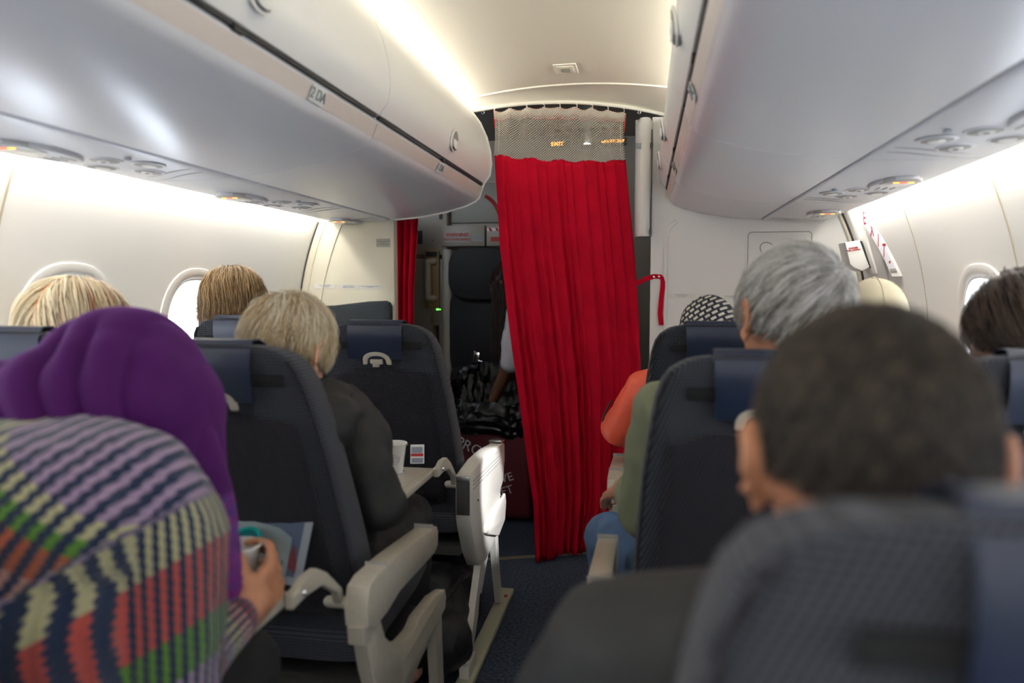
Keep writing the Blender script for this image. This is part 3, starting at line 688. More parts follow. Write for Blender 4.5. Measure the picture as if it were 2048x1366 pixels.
# vestibule ceiling lights / signs seen through the net
es = thing('entry_exit_sign', (-.18, 4.08, 1.94), 'left small amber lit sign behind the curtain net', 'sign')
MB().box((-.17, 4.10, 1.957), (.12, .05, .035), bev=.004).obj('sign_box', darkplastic, es)
text('EXIT', frame((-.178, 4.073, 1.957), *BACKVIEW), .028, lampm, es, sx=1.2)
es2 = thing('lavatory_sign', (.12, 4.08, 1.94), 'right small amber lit word sign behind the curtain net', 'sign')
MB().box((.12, 4.10, 1.963), (.14, .05, .032), bev=.004).obj('sign_box', darkplastic, es2)
text('LAVATORY', frame((.118, 4.073, 1.962), *BACKVIEW), .022, lampm, es2, sx=1.1)
dl = thing('entry_downlight', (-.01, 3.98, 1.90), 'round entry ceiling lamp glowing white behind the curtain net', 'light')
MB().ell((-.01, 3.98, 1.915), (.075, .075, .012)).obj('lamp_rim', grey_tube, dl)
MB().ell((-.01, 3.955, 1.925), (.02, .02, .010)).obj('bulb', mat('bulb_white', (1, 1, 1), .4, emit=(1, .97, .9), estr=6), dl)
MB().cap((-.01, 3.98, 1.92), (-.01, 3.98, 2.0), .02).obj('stem', grey_tube, dl)
sl = thing('ceiling_vent', (-.03, 3.9, 1.97), 'row of dark vent slots in the entry ceiling behind the net', 'vent')
for i in range(6): MB().box((-.16+i*.06, 3.95, 2.0), (.03, .05, .008)).obj('slot', dark, sl)

# ============================================================ trash cart with bag
ct = thing('trash_cart', (-.48, 3.70, 0), 'dark red fabric waste cart with white lettering and black bin liner', 'cart')
cartm = mat('cart_red', (.10, .006, .012), .7, bump=.3, bscale=60)
MB().box((-.47, 3.81, .27), (.44, .32, .50), bev=.03, seg=3).obj('cart_body', cartm, ct)
text('PRO', frame((-.635, 3.643, .415), (1, 0, -.45), (0.45, 0, 1)), .075, whitetxt, ct, align='LEFT')
text('REMOVE', frame((-.345, 3.643, .245), (1, 0, .35), (-.35, 0, 1)), .06, whitetxt, ct, align='RIGHT')
text('AIRCRAFT', frame((-.345, 3.643, .180), (1, 0, .35), (-.35, 0, 1)), .06, whitetxt, ct, align='RIGHT')
bagm = mat('bin_bag_black', (.004, .004, .005), .32, spec=.4, bump=.5, bscale=38)
rings = []; NB = 160
for k in range(26):
    t = k/25
    if t < .5: rr_ = .245+.03*sin(t*2*pi); z = .44+.27*(t/.5)
    elif t < .6: rr_ = .245-.03*((t-.5)/.1); z = .71+.02*sin((t-.5)/.1*pi)
    else: rr_ = .215-.08*((t-.6)/.4)**2; z = .71-.28*((t-.6)/.4)
    ring = []
    for i in range(NB):
        a = 2*pi*i/NB; e = .5
        cr = .006*sin(a*19+z*30)+.004*sin(a*37-z*53)+.007*sin(a*5+z*70)+.003*sin(a*11+z*160)
        zz2 = z+.010*sin(a*3+1)+.006*sin(a*11)+min(1, t*2.2)*(.075*sin(a)-.05)+.03*max(0, sin(a))*min(1, t*2)
        ring.append((-.47+(rr_+cr)*abs(cos(a))**.7*math.copysign(1, cos(a)), 3.81+(rr_+cr)*.70*abs(sin(a))**.7*math.copysign(1, sin(a)), zz2))
    rings.append(ring)
MB().loft(rings, cap=False).obj('bin_liner', bagm, ct)

# ============================================================ seats
HW = [(.40, .205), (.55, .213), (.70, .208), (.85, .197), (.95, .184), (1.0, .175), (1.03, .166), (1.05, .153), (1.066, .132), (1.075, .105), (1.079, .07)]
TH = [(.40, .115), (.60, .10), (.85, .085), (1.0, .075), (1.05, .062), (1.072, .040), (1.079, .018)]
SL = .34
def seat(cxs, py, side, label, tray=False, arm='std', cover_dx=0, dz=0):
    """side: -1 left pair, +1 right pair; aisle-side arm on the aisle"""
    aisle = -side   # direction towards the aisle in x
    s = thing('airline_seat', (cxs, py+.20, 0), label, 'airline seat', 'blue cloth airline seats')
    yr = lambda z: py-SL*(z-.60)            # rear surface
    def ring(z, k=1.0, n=44, grow=0):
        w = lerp_tab(HW, z)*k+grow; t = lerp_tab(TH, z); r = []
        for i in range(n):
            a = 2*pi*i/n; e = .32
            x = abs(cos(a))**e*math.copysign(1, cos(a))*w; y = abs(sin(a))**e*math.copysign(1, sin(a))*(t/2+grow)
            # front is dished between side bolsters
            if y > 0: y += .022*(abs(x)/w)**3-.004
            r.append((cxs+x, yr(z)+t/2+y+(.0), z+dz))
        return r
    zs = [.40+i*.03 for i in range(20)]+[.985, 1.0, 1.015, 1.03, 1.04, 1.05, 1.06, 1.067, 1.073, 1.077, 1.079]
    m = MB().loft([ring(z) for z in zs]); back = m.obj('seat_back', seatfab, s, ang=70)
    # piped edge each side + across the top
    for sg_ in (-1, 1):
        pts = [(cxs+sg_*(lerp_tab(HW, z)-.006), yr(z)+.002, z+dz) for z in zs[2:-5]]
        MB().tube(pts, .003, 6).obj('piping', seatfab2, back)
    # lower rear panel under the yoke seam, slightly swagged top edge; its shade is in the darker cloth colour
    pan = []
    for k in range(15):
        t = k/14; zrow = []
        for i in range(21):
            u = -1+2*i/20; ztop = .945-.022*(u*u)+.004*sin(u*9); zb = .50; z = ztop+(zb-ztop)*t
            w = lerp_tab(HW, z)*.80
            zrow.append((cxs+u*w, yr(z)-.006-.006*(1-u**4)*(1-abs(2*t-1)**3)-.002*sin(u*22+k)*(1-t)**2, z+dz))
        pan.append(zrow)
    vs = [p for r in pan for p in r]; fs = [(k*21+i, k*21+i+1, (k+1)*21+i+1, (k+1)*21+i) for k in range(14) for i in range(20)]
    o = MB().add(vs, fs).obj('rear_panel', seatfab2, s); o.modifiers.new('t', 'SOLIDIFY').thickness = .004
    # headrest cover draped over the top
    w = .084; path = [(yr(.965)-.017, .972), (yr(1.0)-.016, 1.0), (yr(1.03)-.014, 1.035), (yr(1.05)-.008, 1.064), (yr(1.07)+.008, 1.085), (yr(1.07)+.03, 1.085), (yr(1.07)+.055, 1.076), (yr(1.05)+.078, 1.04), (yr(1.0)+.087, 1.0), (yr(.95)+.09, .95)]
    rg = []
    for i, (y, z) in enumerate(path):
        a = Vector(path[max(i-1, 0)]); b_ = Vector(path[min(i+1, len(path)-1)]); d = (b_-a).normalized(); nn = Vector((-d.y, d.x))*.003
        sk = .006*side
        rg.append([(cxs+cover_dx+x+sk*(1-i/4 if i < 4 else 0), y+q*nn.x, z+q*nn.y+dz) for q in (0, 1) for x in ([-w, -w*.5, 0, w*.5, w] if q == 0 else [w, w*.5, 0, -w*.5, -w])])
    MB().loft(rg).obj('headrest_cover', navy, s)
    MB().box((cxs+cover_dx+.006, yr(1.012)-.0052, 1.012+dz), (.262, .004, .022), rot=(SL*.95, 0, 0), bev=.001).obj('velcro_strip', velcro, s)
    # tray latch
    M = Matrix.Translation((cxs-.002, yr(.965)-.010, .962+dz)) @ Euler((pi/2+SL*.95*1.0, 0, 0)).to_matrix().to_4x4()
    def arch(k, w_, h_):
        return [(w_*cos(a)*1.0, h_*max(0, sin(a))**.7) for a in [pi*i/16 for i in range(17)]]
    outer = arch(1, .044, .036); inner = arch(1, .029, .022)
    L = MB().prism([(-.044, -.006)]+outer[::-1]+[(.044, -.006), (.032, -.006)]+inner+[(-.032, -.006)], -.008 if 0 else .008, M, .0015).obj('tray_latch', beige, s)
    MB().prism([(-.020, .010), (.018, .012), (.018, -.004), (.006, -.004), (.006, -.013), (-.014, -.013), (-.014, -.002), (-.020, -.002)], .011, M, .0015).obj('latch_tab', beige, L)
    if tray:
        zt = .676; y1 = yr(zt)-.265; y0 = y1-.30
        MB().box((cxs+.035, (y0+y1)/2, zt), (.37, y1-y0, .020), bev=.006, seg=3).obj('tray_table', beige, s)
        tt = [c for c in s.children if c.name.startswith('tray_table')][0]
        MB().box((cxs+.035, (y0+y1)/2, zt+.0105), (.33, y1-y0-.04, .002)).obj('tray_inset', beige, tt)
        for sg_ in (-1, 1):
            xx = cxs+.035+sg_*.195
            P = [(y1-.03, zt+.013), (y1+.015, zt+.028), (y1+.06, zt+.026), (y1+.10, zt+.004), (y1+.165, zt-.050), (y1+.178, zt-.085), (y1+.160, zt-.085), (y1+.145, zt-.052), (y1+.08, zt-.012), (y1+.02, zt-.006), (y1-.03, zt-.008)]
            A = MB().prism(P, .016, Matrix(((0, 0, 1, xx-.008), (1, 0, 0, 0), (0, 1, 0, 0), (0, 0, 0, 1))), .003).obj('tray_arm', beige, s)
            MB().cap((xx-.011, y1+.0, zt+.008), (xx+.011, y1+.0, zt+.008), .0055, n=10).obj('hinge_pin', chrome, A)
            MB().cap((xx-.02, y1+.168, zt-.080), (xx+.03*1, y1+.168, zt-.080), .011, n=10).obj('pivot', beige, A)
    # seat cushion
    rg = []
    for i in range(14):
        t = i/13; y = py+.03+.47*t; h = .055*(1-(abs(2*t-1))**6*.6)
        rg.append([(cxs+abs(cos(a))**.3*math.copysign(.213, cos(a)), y, .42+.02*t+abs(sin(a))**.5*math.copysign(h, sin(a))) for a in [2*pi*k/32 for k in range(32)]])
    MB().loft(rg).obj('seat_cushion', seatfab, s)
    MB().box((cxs, py+.22, .34), (.42, .40, .03)).obj('cushion_pan', darkplastic, s)
    ax = cxs+aisle*.272     # aisle-side arm centre
    if arm == 'none': ax = None
    if arm in ('std', 'mid'):
        if arm == 'mid': ax = cxs+aisle*.22
        w_ = .046 if arm == 'std' else .04
        prof = [(py-.145, .562), (py-.150, .60), (py-.135, .635), (py-.10, .643), (py+.02, .638), (py+.28, .612), (py+.318, .605), (py+.33, .59), (py+.325, .555), (py+.30, .545), (py+.04, .556), (py-.04, .545), (py-.10, .545)]
        A = MB().prism(prof, w_, Matrix(((0, 0, 1, ax-w_/2), (1, 0, 0, 0), (0, 1, 0, 0), (0, 0, 0, 1))), .0045).obj('armrest', beige, s)
        MB().box((ax, py+.278, .6155), (w_+.0006, .002, .012), rot=(-.1, 0, 0)).obj('cap_joint', grey_rec, A)
        MB().box((ax, py-.04, .6405), (w_+.0006, .002, .01)).obj('cap_joint', grey_rec, A)
        MB().prism([(py-.155, .565), (py-.11, .56), (py-.115, .52), (py-.15, .53)], w_*.7, Matrix(((0, 0, 1, ax-w_*.35), (1, 0, 0, 0), (0, 1, 0, 0), (0, 0, 0, 1))), .004).obj('rear_bracket', beige, A)
    if arm == 'std':
        # curved side frame and legs
        P = [(py-.145, .57), (py-.09, .57), (py-.055, .535), (py-.03, .49), (py+.02, .45), (py+.09, .425), (py+.16, .418), (py+.20, .43), (py+.33, .425), (py+.42, .405), (py+.43, .385), (py+.42, .36), (py+.37, .345), (py+.20, .325), (py+.10, .30), (py+.05, .26), (py-.0, .27), (py-.06, .36), (py-.11, .46)]
        F = MB().prism(P, .030, Matrix(((0, 0, 1, ax-.015), (1, 0, 0, 0), (0, 1, 0, 0), (0, 0, 0, 1))), .005).obj('side_frame', beige, s)
        MB().box((ax+aisle*.0155, py+.24, .375), (.002, .34, .05), rot=(.06, 0, 0)).obj('frame_ledge', beige, F)
        for (ya, za, yb, zb, nm) in ((py+.10, .31, py-.02, .02, 1), (py+.36, .35, py+.40, .03, 2)):
            MB().loft([[(ax+x, ya+y, za) for x, y in ((-.012, -.03), (.012, -.03), (.012, .03), (-.012, .03))], [(ax+x, yb+y, zb) for x, y in ((-.012, -.02), (.012, -.02), (.012, .02), (-.012, .02))]]).obj('leg', beige, s)
        MB().box((ax, py+.19, .010), (.05, .62, .020), bev=.004).obj('track_cover', mat('track_greenish', (.40, .41, .30), .4), s)
    if arm == 'console':
        # folded-tray console armrest of the front row
        x0 = ax-.022
        P = [(py-.25, .655), (py-.19, .660), (py-.10, .668), (py+.12, .665), (py+.275, .650), (py+.31, .652), (py+.345, .640), (py+.350, .575), (py+.335, .555), (py+.328, .51), (py+.27, .49), (py+.262, .455), (py+.30, .435), (py+.318, .41), (py+.31, .37), (py+.21, .352), (py+.10, .335), (py-.03, .325), (py-.12, .34), (py-.18, .40), (py-.235, .49), (py-.25, .52)]
        P = [(y+.06 if y < py else y+.0, z-.012) for y, z in P]
        A = MB().prism(P, .046, Matrix(((0, 0, 1, x0), (1, 0, 0, 0), (0, 1, 0, 0), (0, 0, 0, 1))), .006).obj('console_armrest', mat('console_cream', (.62, .59, .53), .3, bump=.03), s)
        MB().box((x0+.023, py-.1905, .582), (.040, .006, .115), bev=.002).obj('dark_end_plate', darkplastic, A)
        MB().box((x0+.023, py-.192, .632), (.041, .008, .016), bev=.002).obj('metal_strip', steel, A)
        MB().box((x0+.023, py+.312, .643), (.047, .055, .008), rot=(-.1, 0, 0), bev=.002).obj('ashtray_lid', steel, A)
        MB().box((x0+.023, py+.312, .648), (.036, .042, .002), rot=(-.1, 0, 0)).obj('lid_inset', darkplastic, A)
        MB().prism([(py+.31, .455), (py+.325, .42), (py+.30, .36), (py+.19, .34), (py+.02, .40), (py-.02, .418), (py+.01, .43)], .012, Matrix(((0, 0, 1, x0+.044), (1, 0, 0, 0), (0, 1, 0, 0), (0, 0, 0, 1))), .005).obj('moulded_fin', MATS['console_cream'], A)
        for dz_ in (0, .012, .024): MB().box((x0+.0465, py+.05, .612-dz_), (.002, .42, .003), rot=(-.03, 0, 0)).obj('groove', grey_rec, A)
        MB().cap((x0+.045, py-.10, .545), (x0+.0475, py-.10, .545), .003, n=8).obj('screw', darkplastic, A)
        # legs of the seat frame
        def strut(a, b_, w0, w1, nm='leg'):
            MB().loft([[(x0+.006+x, a[0]+y*w0, a[1]) for x, y in ((0, -1), (.022, -1), (.022, 1), (0, 1))], [(x0+.006+x, (a[0]+b_[0])/2-.01+y*(w0*.55+w1*.25), (a[1]+b_[1])/2) for x, y in ((0, -1), (.022, -1), (.022, 1), (0, 1))], [(x0+.006+x, b_[0]+y*w1, b_[1]) for x, y in ((0, -1), (.022, -1), (.022, 1), (0, 1))]]).obj(nm, MATS['console_cream'], s)
        strut((py+.13, .345), (py-.135, .05), .07, .022); strut((py+.27, .36), (py+.375, .03), .03, .016)
        MB().box((x0+.018, py+.20, .36), (.03, .30, .04), bev=.006).obj('side_beam', MATS['console_cream'], s)
        MB().box((x0+.018, py-.12, .035), (.032, .10, .05), bev=.005).obj('foot_clamp', MATS['console_cream'], s)
        MB().box((x0+.018, py-.12, .064), (.014, .05, .012)).obj('clamp_slot', darkplastic, s)
        MB().box((x0+.022, py+.14, .010), (.052, .78, .020), bev=.004).obj('track_cover', mat('track_greenish', (.40, .41, .30), .4), s)
        MB().box((x0+.03, py+.45, .0205), (.012, .02, .001)).obj('red_mark', redtxt, s)
    return s
PA, PB, PC = 2.27, 1.41, .55
sA = seat(-.49, PA, -1, 'blue cloth seat in the left front row by the aisle, with a cream console armrest', tray=1, arm='console')
seat(-.925, PA, -1, 'blue cloth window seat in the left front row behind the brown-haired passenger', arm='mid', dz=.012)
sB = seat(-.49, PB, -1, 'blue cloth aisle seat with open tray in front of the purple headscarf', tray=2)
seat(-.925, PB, -1, 'blue cloth left window seat with its headrest cut by the left frame edge', arm='mid', dz=.02)
seat(-.49, PC, -1, 'blue cloth aisle seat beneath the passenger in the purple headscarf', arm='none')
seat(.49, PA, 1, 'blue cloth seat in the right front row behind the patterned headscarf', arm='std', dz=.004)
seat(.925, PA, 1, 'blue cloth seat in the right front row by the window, below the cream cap', arm='mid')
seat(.49, PB, 1, 'blue cloth right aisle seat behind the grey-haired passenger', tray=0, dz=-.006)
seat(.925, PB, 1, 'blue cloth right window seat behind the passenger with dark pulled-back hair', arm='mid')
sC = seat(.503, PC-.045, 1, 'blurred blue cloth seat nearest the viewer at the lower right', arm='none', dz=.002, cover_dx=.015)

# ============================================================ props
def cup(base, h, r0, r1, label, detail=True, tilt=None):
    c = thing('paper_cup', base, label, 'cup')
    M = Matrix.Translation(base) @ (Euler(tilt).to_matrix().to_4x4() if tilt else Matrix.Identity(4))
    def ring(r, z, n=48): return [M @ Vector((r*cos(2*pi*i/n), r*sin(2*pi*i/n), z)) for i in range(n)]
    rr_ = lambda z: r0+(r1-r0)*z/h
    MB().loft([ring(r0*.9, .004), ring(r0, 0), ring(rr_(h*.99), h*.97), ring(r1+.002, h), ring(r1-.001, h+.001), ring(r1-.0015, h*.96), ring(r0-.001, .006)], cap=True).obj('cup_body', paper, c)
    MB().tube([M @ Vector(((r1+.0008)*cos(2*pi*i/48), (r1+.0008)*sin(2*pi*i/48), h)) for i in range(49)], .0018, 8).obj('rolled_rim', paper, c)
    if detail:
        pm = mat('print_blue_grey', (.22, .23, .32), .6)
        def on(a, z, o=.0006): r = rr_(z)+o; return M @ Vector((r*cos(a), r*sin(a), z))
        sp = []
        for i in range(60):
            t = i/59; a = t*4.6*pi*.9; q = .003+.0125*t; sp.append(on(-pi/2+.35+q*cos(a)/r1, h*.52+q*sin(a)))
        MB().tube(sp, .0006, 5).obj('swirl_print', pm, c)
        sp = [on(-pi/2-.75+.004*cos(a)/r1, h*.50+.007*sin(a)) for a in [pi*.4+i*.2 for i in range(20)]]
        MB().tube(sp, .0005, 5).tube([on(-pi/2-.8, h*.64), on(-pi/2-.7, h*.70)], .0006, 5).obj('leaf_print', pm, c)
        q = [on(-pi/2-.62+.25*u, h*(.16+.17*v), .0007) for u, v in ((-1, 0), (-.5, 0), (0, 0), (.5, 0), (.5, 1), (0, 1), (-.5, 1), (-1, 1))]
        MB().add(q, [(0, 1, 6, 7), (1, 2, 5, 6), (2, 3, 4, 5)]).obj('blue_patch', mat('patch_blue', (.05, .22, .45), .5), c)
    return c, M
cA, M = cup((-.362, 1.903, .6875), .080, .021, .0315, 'white paper cup with grey swirl standing on the left tray table')
MB().box((-.365, 1.893, .758), (.030, .02, .002), rot=(.3, .2, .3)).obj('napkin_scrap', mat('napkin_orange', (.75, .22, .12), .6), cA)
MB().box((-.342, 1.913, .760), (.028, .008, .002), rot=(.2, -.2, .3)).obj('wrapper_scrap', mat('wrapper_brown', (.35, .18, .12), .6), cA)
clearm = mat('clear_plastic', (.5, .5, .52), .15, spec=.8)
tag(recenter(MB().tube([(-.362+.026*cos(a), 1.903+.026*sin(a), .689) for a in [2*pi*i/24 for i in range(25)]], .0018, 6).obj('clear_ring', clearm)), 'thin clear plastic rim under the swirl paper cup on the tray', 'plastic cup')
# card behind the cup
cdm = thing('snack_card', (-.345, 2.0, .70), 'small white and grey folded card with a red band, leaning behind the paper cup', 'card')
Mc = frame((-.366, 2.12, .690), (1, .25, 0), (0, .30, 1)) @ Matrix.Scale(.66, 4)
MB().prism(rrect(.062, .085, .002), .001, Mc).obj('card', paper, cdm)
MB().prism([(x-.002, y+.018) for x, y in rrect(.05, .028, .002)], .0006, Mc @ Matrix.Translation((0, 0, .001))).obj('picture', mat('picture_grey', (.25, .26, .34), .5), cdm)
MB().prism([(x-.001, y-.004) for x, y in rrect(.056, .013, .001)], .0006, Mc @ Matrix.Translation((0, 0, .0012))).obj('red_band', mat('band_red', (.45, .01, .02), .5), cdm)
MB().prism([(x, y-.028) for x, y in rrect(.052, .022, .002)], .0006, Mc @ Matrix.Translation((0, 0, .001))).obj('picture', MATS['picture_grey'], cdm)
# items at the purple-headscarf passenger's tray
mg = thing('magazine', (-.345, 1.30, .66), 'grey folded booklet with dark letters ON, standing in the pocket behind the held cup', 'booklet')
Mm = frame((-.425, 1.345, .676), (1, -.05, -.10), (-.05, .30, 1))
MB().prism(rrect(.155, .135, .002), .002, Mm).obj('back_cover', mat('cover_grey', (.22, .24, .27), .45), mg)
MB().prism(rrect(.13, .11, .002), .0008, Mm @ Matrix.Translation((-.004, .003, .002))).obj('picture', mat('picture_blue', (.05, .07, .12), .4), mg)
MB().prism([(-.08, -.06), (.045, -.06), (.042, .025), (.01, .040), (-.08, .045)], .001, Mm @ Matrix.Translation((0, -.005, .0035))).obj('front_page', mat('page_grey', (.17, .20, .21), .5), mg)
text('HORIZON', Mm @ Matrix.Translation((.035, -.034, .0052)), .026, mat('letters_dark', (.03, .03, .04), .5), mg, align='RIGHT')
MB().prism([(.035, -.03), (.062, -.045), (.062, -.03), (.05, .01)], .0006, Mm @ Matrix.Translation((0, 0, .003))).obj('red_accent', mat('accent_dark_red', (.12, .01, .015), .5), mg)
teal = mat('lid_teal', (.0, .26, .24), .35)
ld = thing('cup_lid', (-.475, 1.34, .735), 'teal round plastic lid just behind the rim of the held cup', 'lid')
Ml = Matrix.Translation((-.462, 1.315, .692)) @ Euler((.55, 0, 0)).to_matrix().to_4x4()
MB().loft([[Ml @ Vector((r*cos(2*pi*i/36), r*sin(2*pi*i/36), z)) for i in range(36)] for r, z in ((.026, .0), (.030, 0), (.031, .004), (.029, .008), (.024, .008), (.023, .004))]).obj('lid_rim', teal, ld)
MB().loft([[Ml @ Vector((r*cos(2*pi*i/36), r*sin(2*pi*i/36), z)) for i in range(36)] for r, z in ((.024, .003), (.023, .0055))]).obj('lid_centre', mat('lid_dark_teal', (.0, .09, .10), .3), ld)

# backpack under the front left row
bpk = MB()
bpk.ell((-.36, 2.27, .16), (.15, .19, .145)).ell((-.33, 2.13, .12), (.13, .12, .11)).ell((-.36, 2.39, .20), (.11, .08, .13))
o = blob(bpk, 'backpack', mat('nylon_black', (.008, .008, .010), .5, bump=.4, bscale=120), None, .008, 4, .03)
me = o.data; tag(o, 'black nylon backpack on the floor under the left front row', 'backpack')
for P in ([(-.33, 2.05, .20), (-.27, 2.10, .27), (-.25, 2.2, .29), (-.26, 2.32, .25)], [(-.27, 2.22, .22), (-.245, 2.26, .14), (-.25, 2.3, .05), (-.29, 2.34, .02)]):
    s_ = MB().tube(P, .008, 8).obj('strap', MATS['nylon_black'], None); s_.parent = o

# ============================================================ people
HAIR_REG = []
class Head:
    def __init__(s, c, yaw=0, pitch=0, roll=0, k=1.0):
        s.c = Vector(c); s.R = (Euler((0, 0, yaw)).to_matrix() @ Euler((-pitch, 0, 0)).to_matrix() @ Euler((0, roll, 0)).to_matrix()); s.k = k
    def w(s, x, y, z): return s.c+s.R @ Vector((x*s.k, y*s.k, z*s.k))
    def e(s, m, x, y, z, rx, ry, rz, rot=None):
        Rm = s.R if rot is None else s.R @ Euler(rot).to_matrix()
        m.ell(s.w(x, y, z), (rx*s.k, ry*s.k, rz*s.k), Rm, 20, 14)
    def build(s, m, neck=None, nr=.055):
        s.e(m, 0, -.004, .022, .074, .093, .090)       # cranium
        s.e(m, 0, .030, -.035, .060, .062, .070)       # face
        s.e(m, 0, .045, -.082, .036, .040, .030)       # chin
        s.e(m, 0, .098, -.018, .011, .014, .026)       # nose
        s.e(m, 0, .106, -.030, .016, .010, .009)
        s.e(m, 0, .085, .012, .045, .012, .010)        # brow
        s.e(m, 0, .091, -.056, .022, .009, .006); s.e(m, 0, .089, -.066, .018, .009, .006)   # lips
        for q in (-1, 1):
            s.e(m, q*.036, .070, -.025, .018, .020, .018)
            # ear: upper shell, rim and lobe, standing off the skull
            s.e(m, q*.080, -.008, .000, .006, .017, .029, (0, q*.25, q*-.35))
            for i in range(9):
                a = -1.2+i*.45; s.e(m, q*(.087+.003*cos(a)), -.010-.016*cos(a*.9), .003+.027*sin(a*.9), .0055, .006, .006)
            s.e(m, q*.079, .002, -.030, .006, .010, .011)
        if neck is not None:
            m.cap(s.w(0, -.018, -.045), neck, nr*s.k*.98, nr*1.08)
    def face_parts(s, par, iris=(.12, .07, .03)):
        for q in (-1, 1):
            m = MB(); m.ell(s.w(q*.031, .078, -.002), .0115*s.k, n=12, m=8); m.obj('eye', eye_m, par)
    def surf(s, d, g=0):
        """point on the hair surface along local unit dir d"""
        r = Vector((.077+g, .097+g, .094+g)); t = 1/math.sqrt((d.x/r.x)**2+(d.y/r.y)**2+(d.z/r.z)**2)
        return Vector((d.x*t, d.y*t-.004, d.z*t+.022))

def hand(m, Wp, D, N, side, curl=(.5, .7, .8, .9), sc=1.0, thumb=.7):
    """D finger dir, N direction the palm faces, side +1 if thumb lies along D×N"""
    D = Vector(D).normalized(); N = Vector(N); N = (N-D*N.dot(D)).normalized(); T = D.cross(N)*side
    Wp = Vector(Wp); P = lambda d, t, n: Wp+D*d*sc+T*t*sc+N*n*sc
    for t in (-.028, -.010, .010, .028): m.cap(P(.008, t*.7, 0), P(.082, t, 0), .0145*sc, .0115*sc, 10)
    m.cap(P(.0, .0, 0), P(.03, .0, 0), .024*sc, .026*sc, 12)
    L = [(.033, .020, .017), (.042, .027, .020), (.046, .030, .021), (.042, .026, .020)]
    for i in range(4):
        t = (-.031, -.011, .011, .031)[i]; ll = L[i]; a = curl[i]; p = P(.084, t, 0); ang = a*.6; r = .0092 if i else .0080
        for j in range(3):
            d = D*cos(ang)+N*sin(ang)+T*(.03*(i-1.5)*(1-j*.3)); d.normalize(); q = p+d*ll[j]*sc
            m.cap(p, q, r*sc*(1-.08*j), r*sc*(1-.08*(j+1)), 10); p = q; ang += a*.75
    p = P(.022, .030, .004); d = (D*.62+T*.60+N*.45).normalized(); q = p+d*.042*sc; m.cap(p, q, .0135*sc, .0105*sc, 10)
    d2 = (D*(1-thumb*.3)+N*thumb+T*.05).normalized(); m.cap(q, q+d2*.032*sc, .0105*sc, .009*sc, 10)
    return m

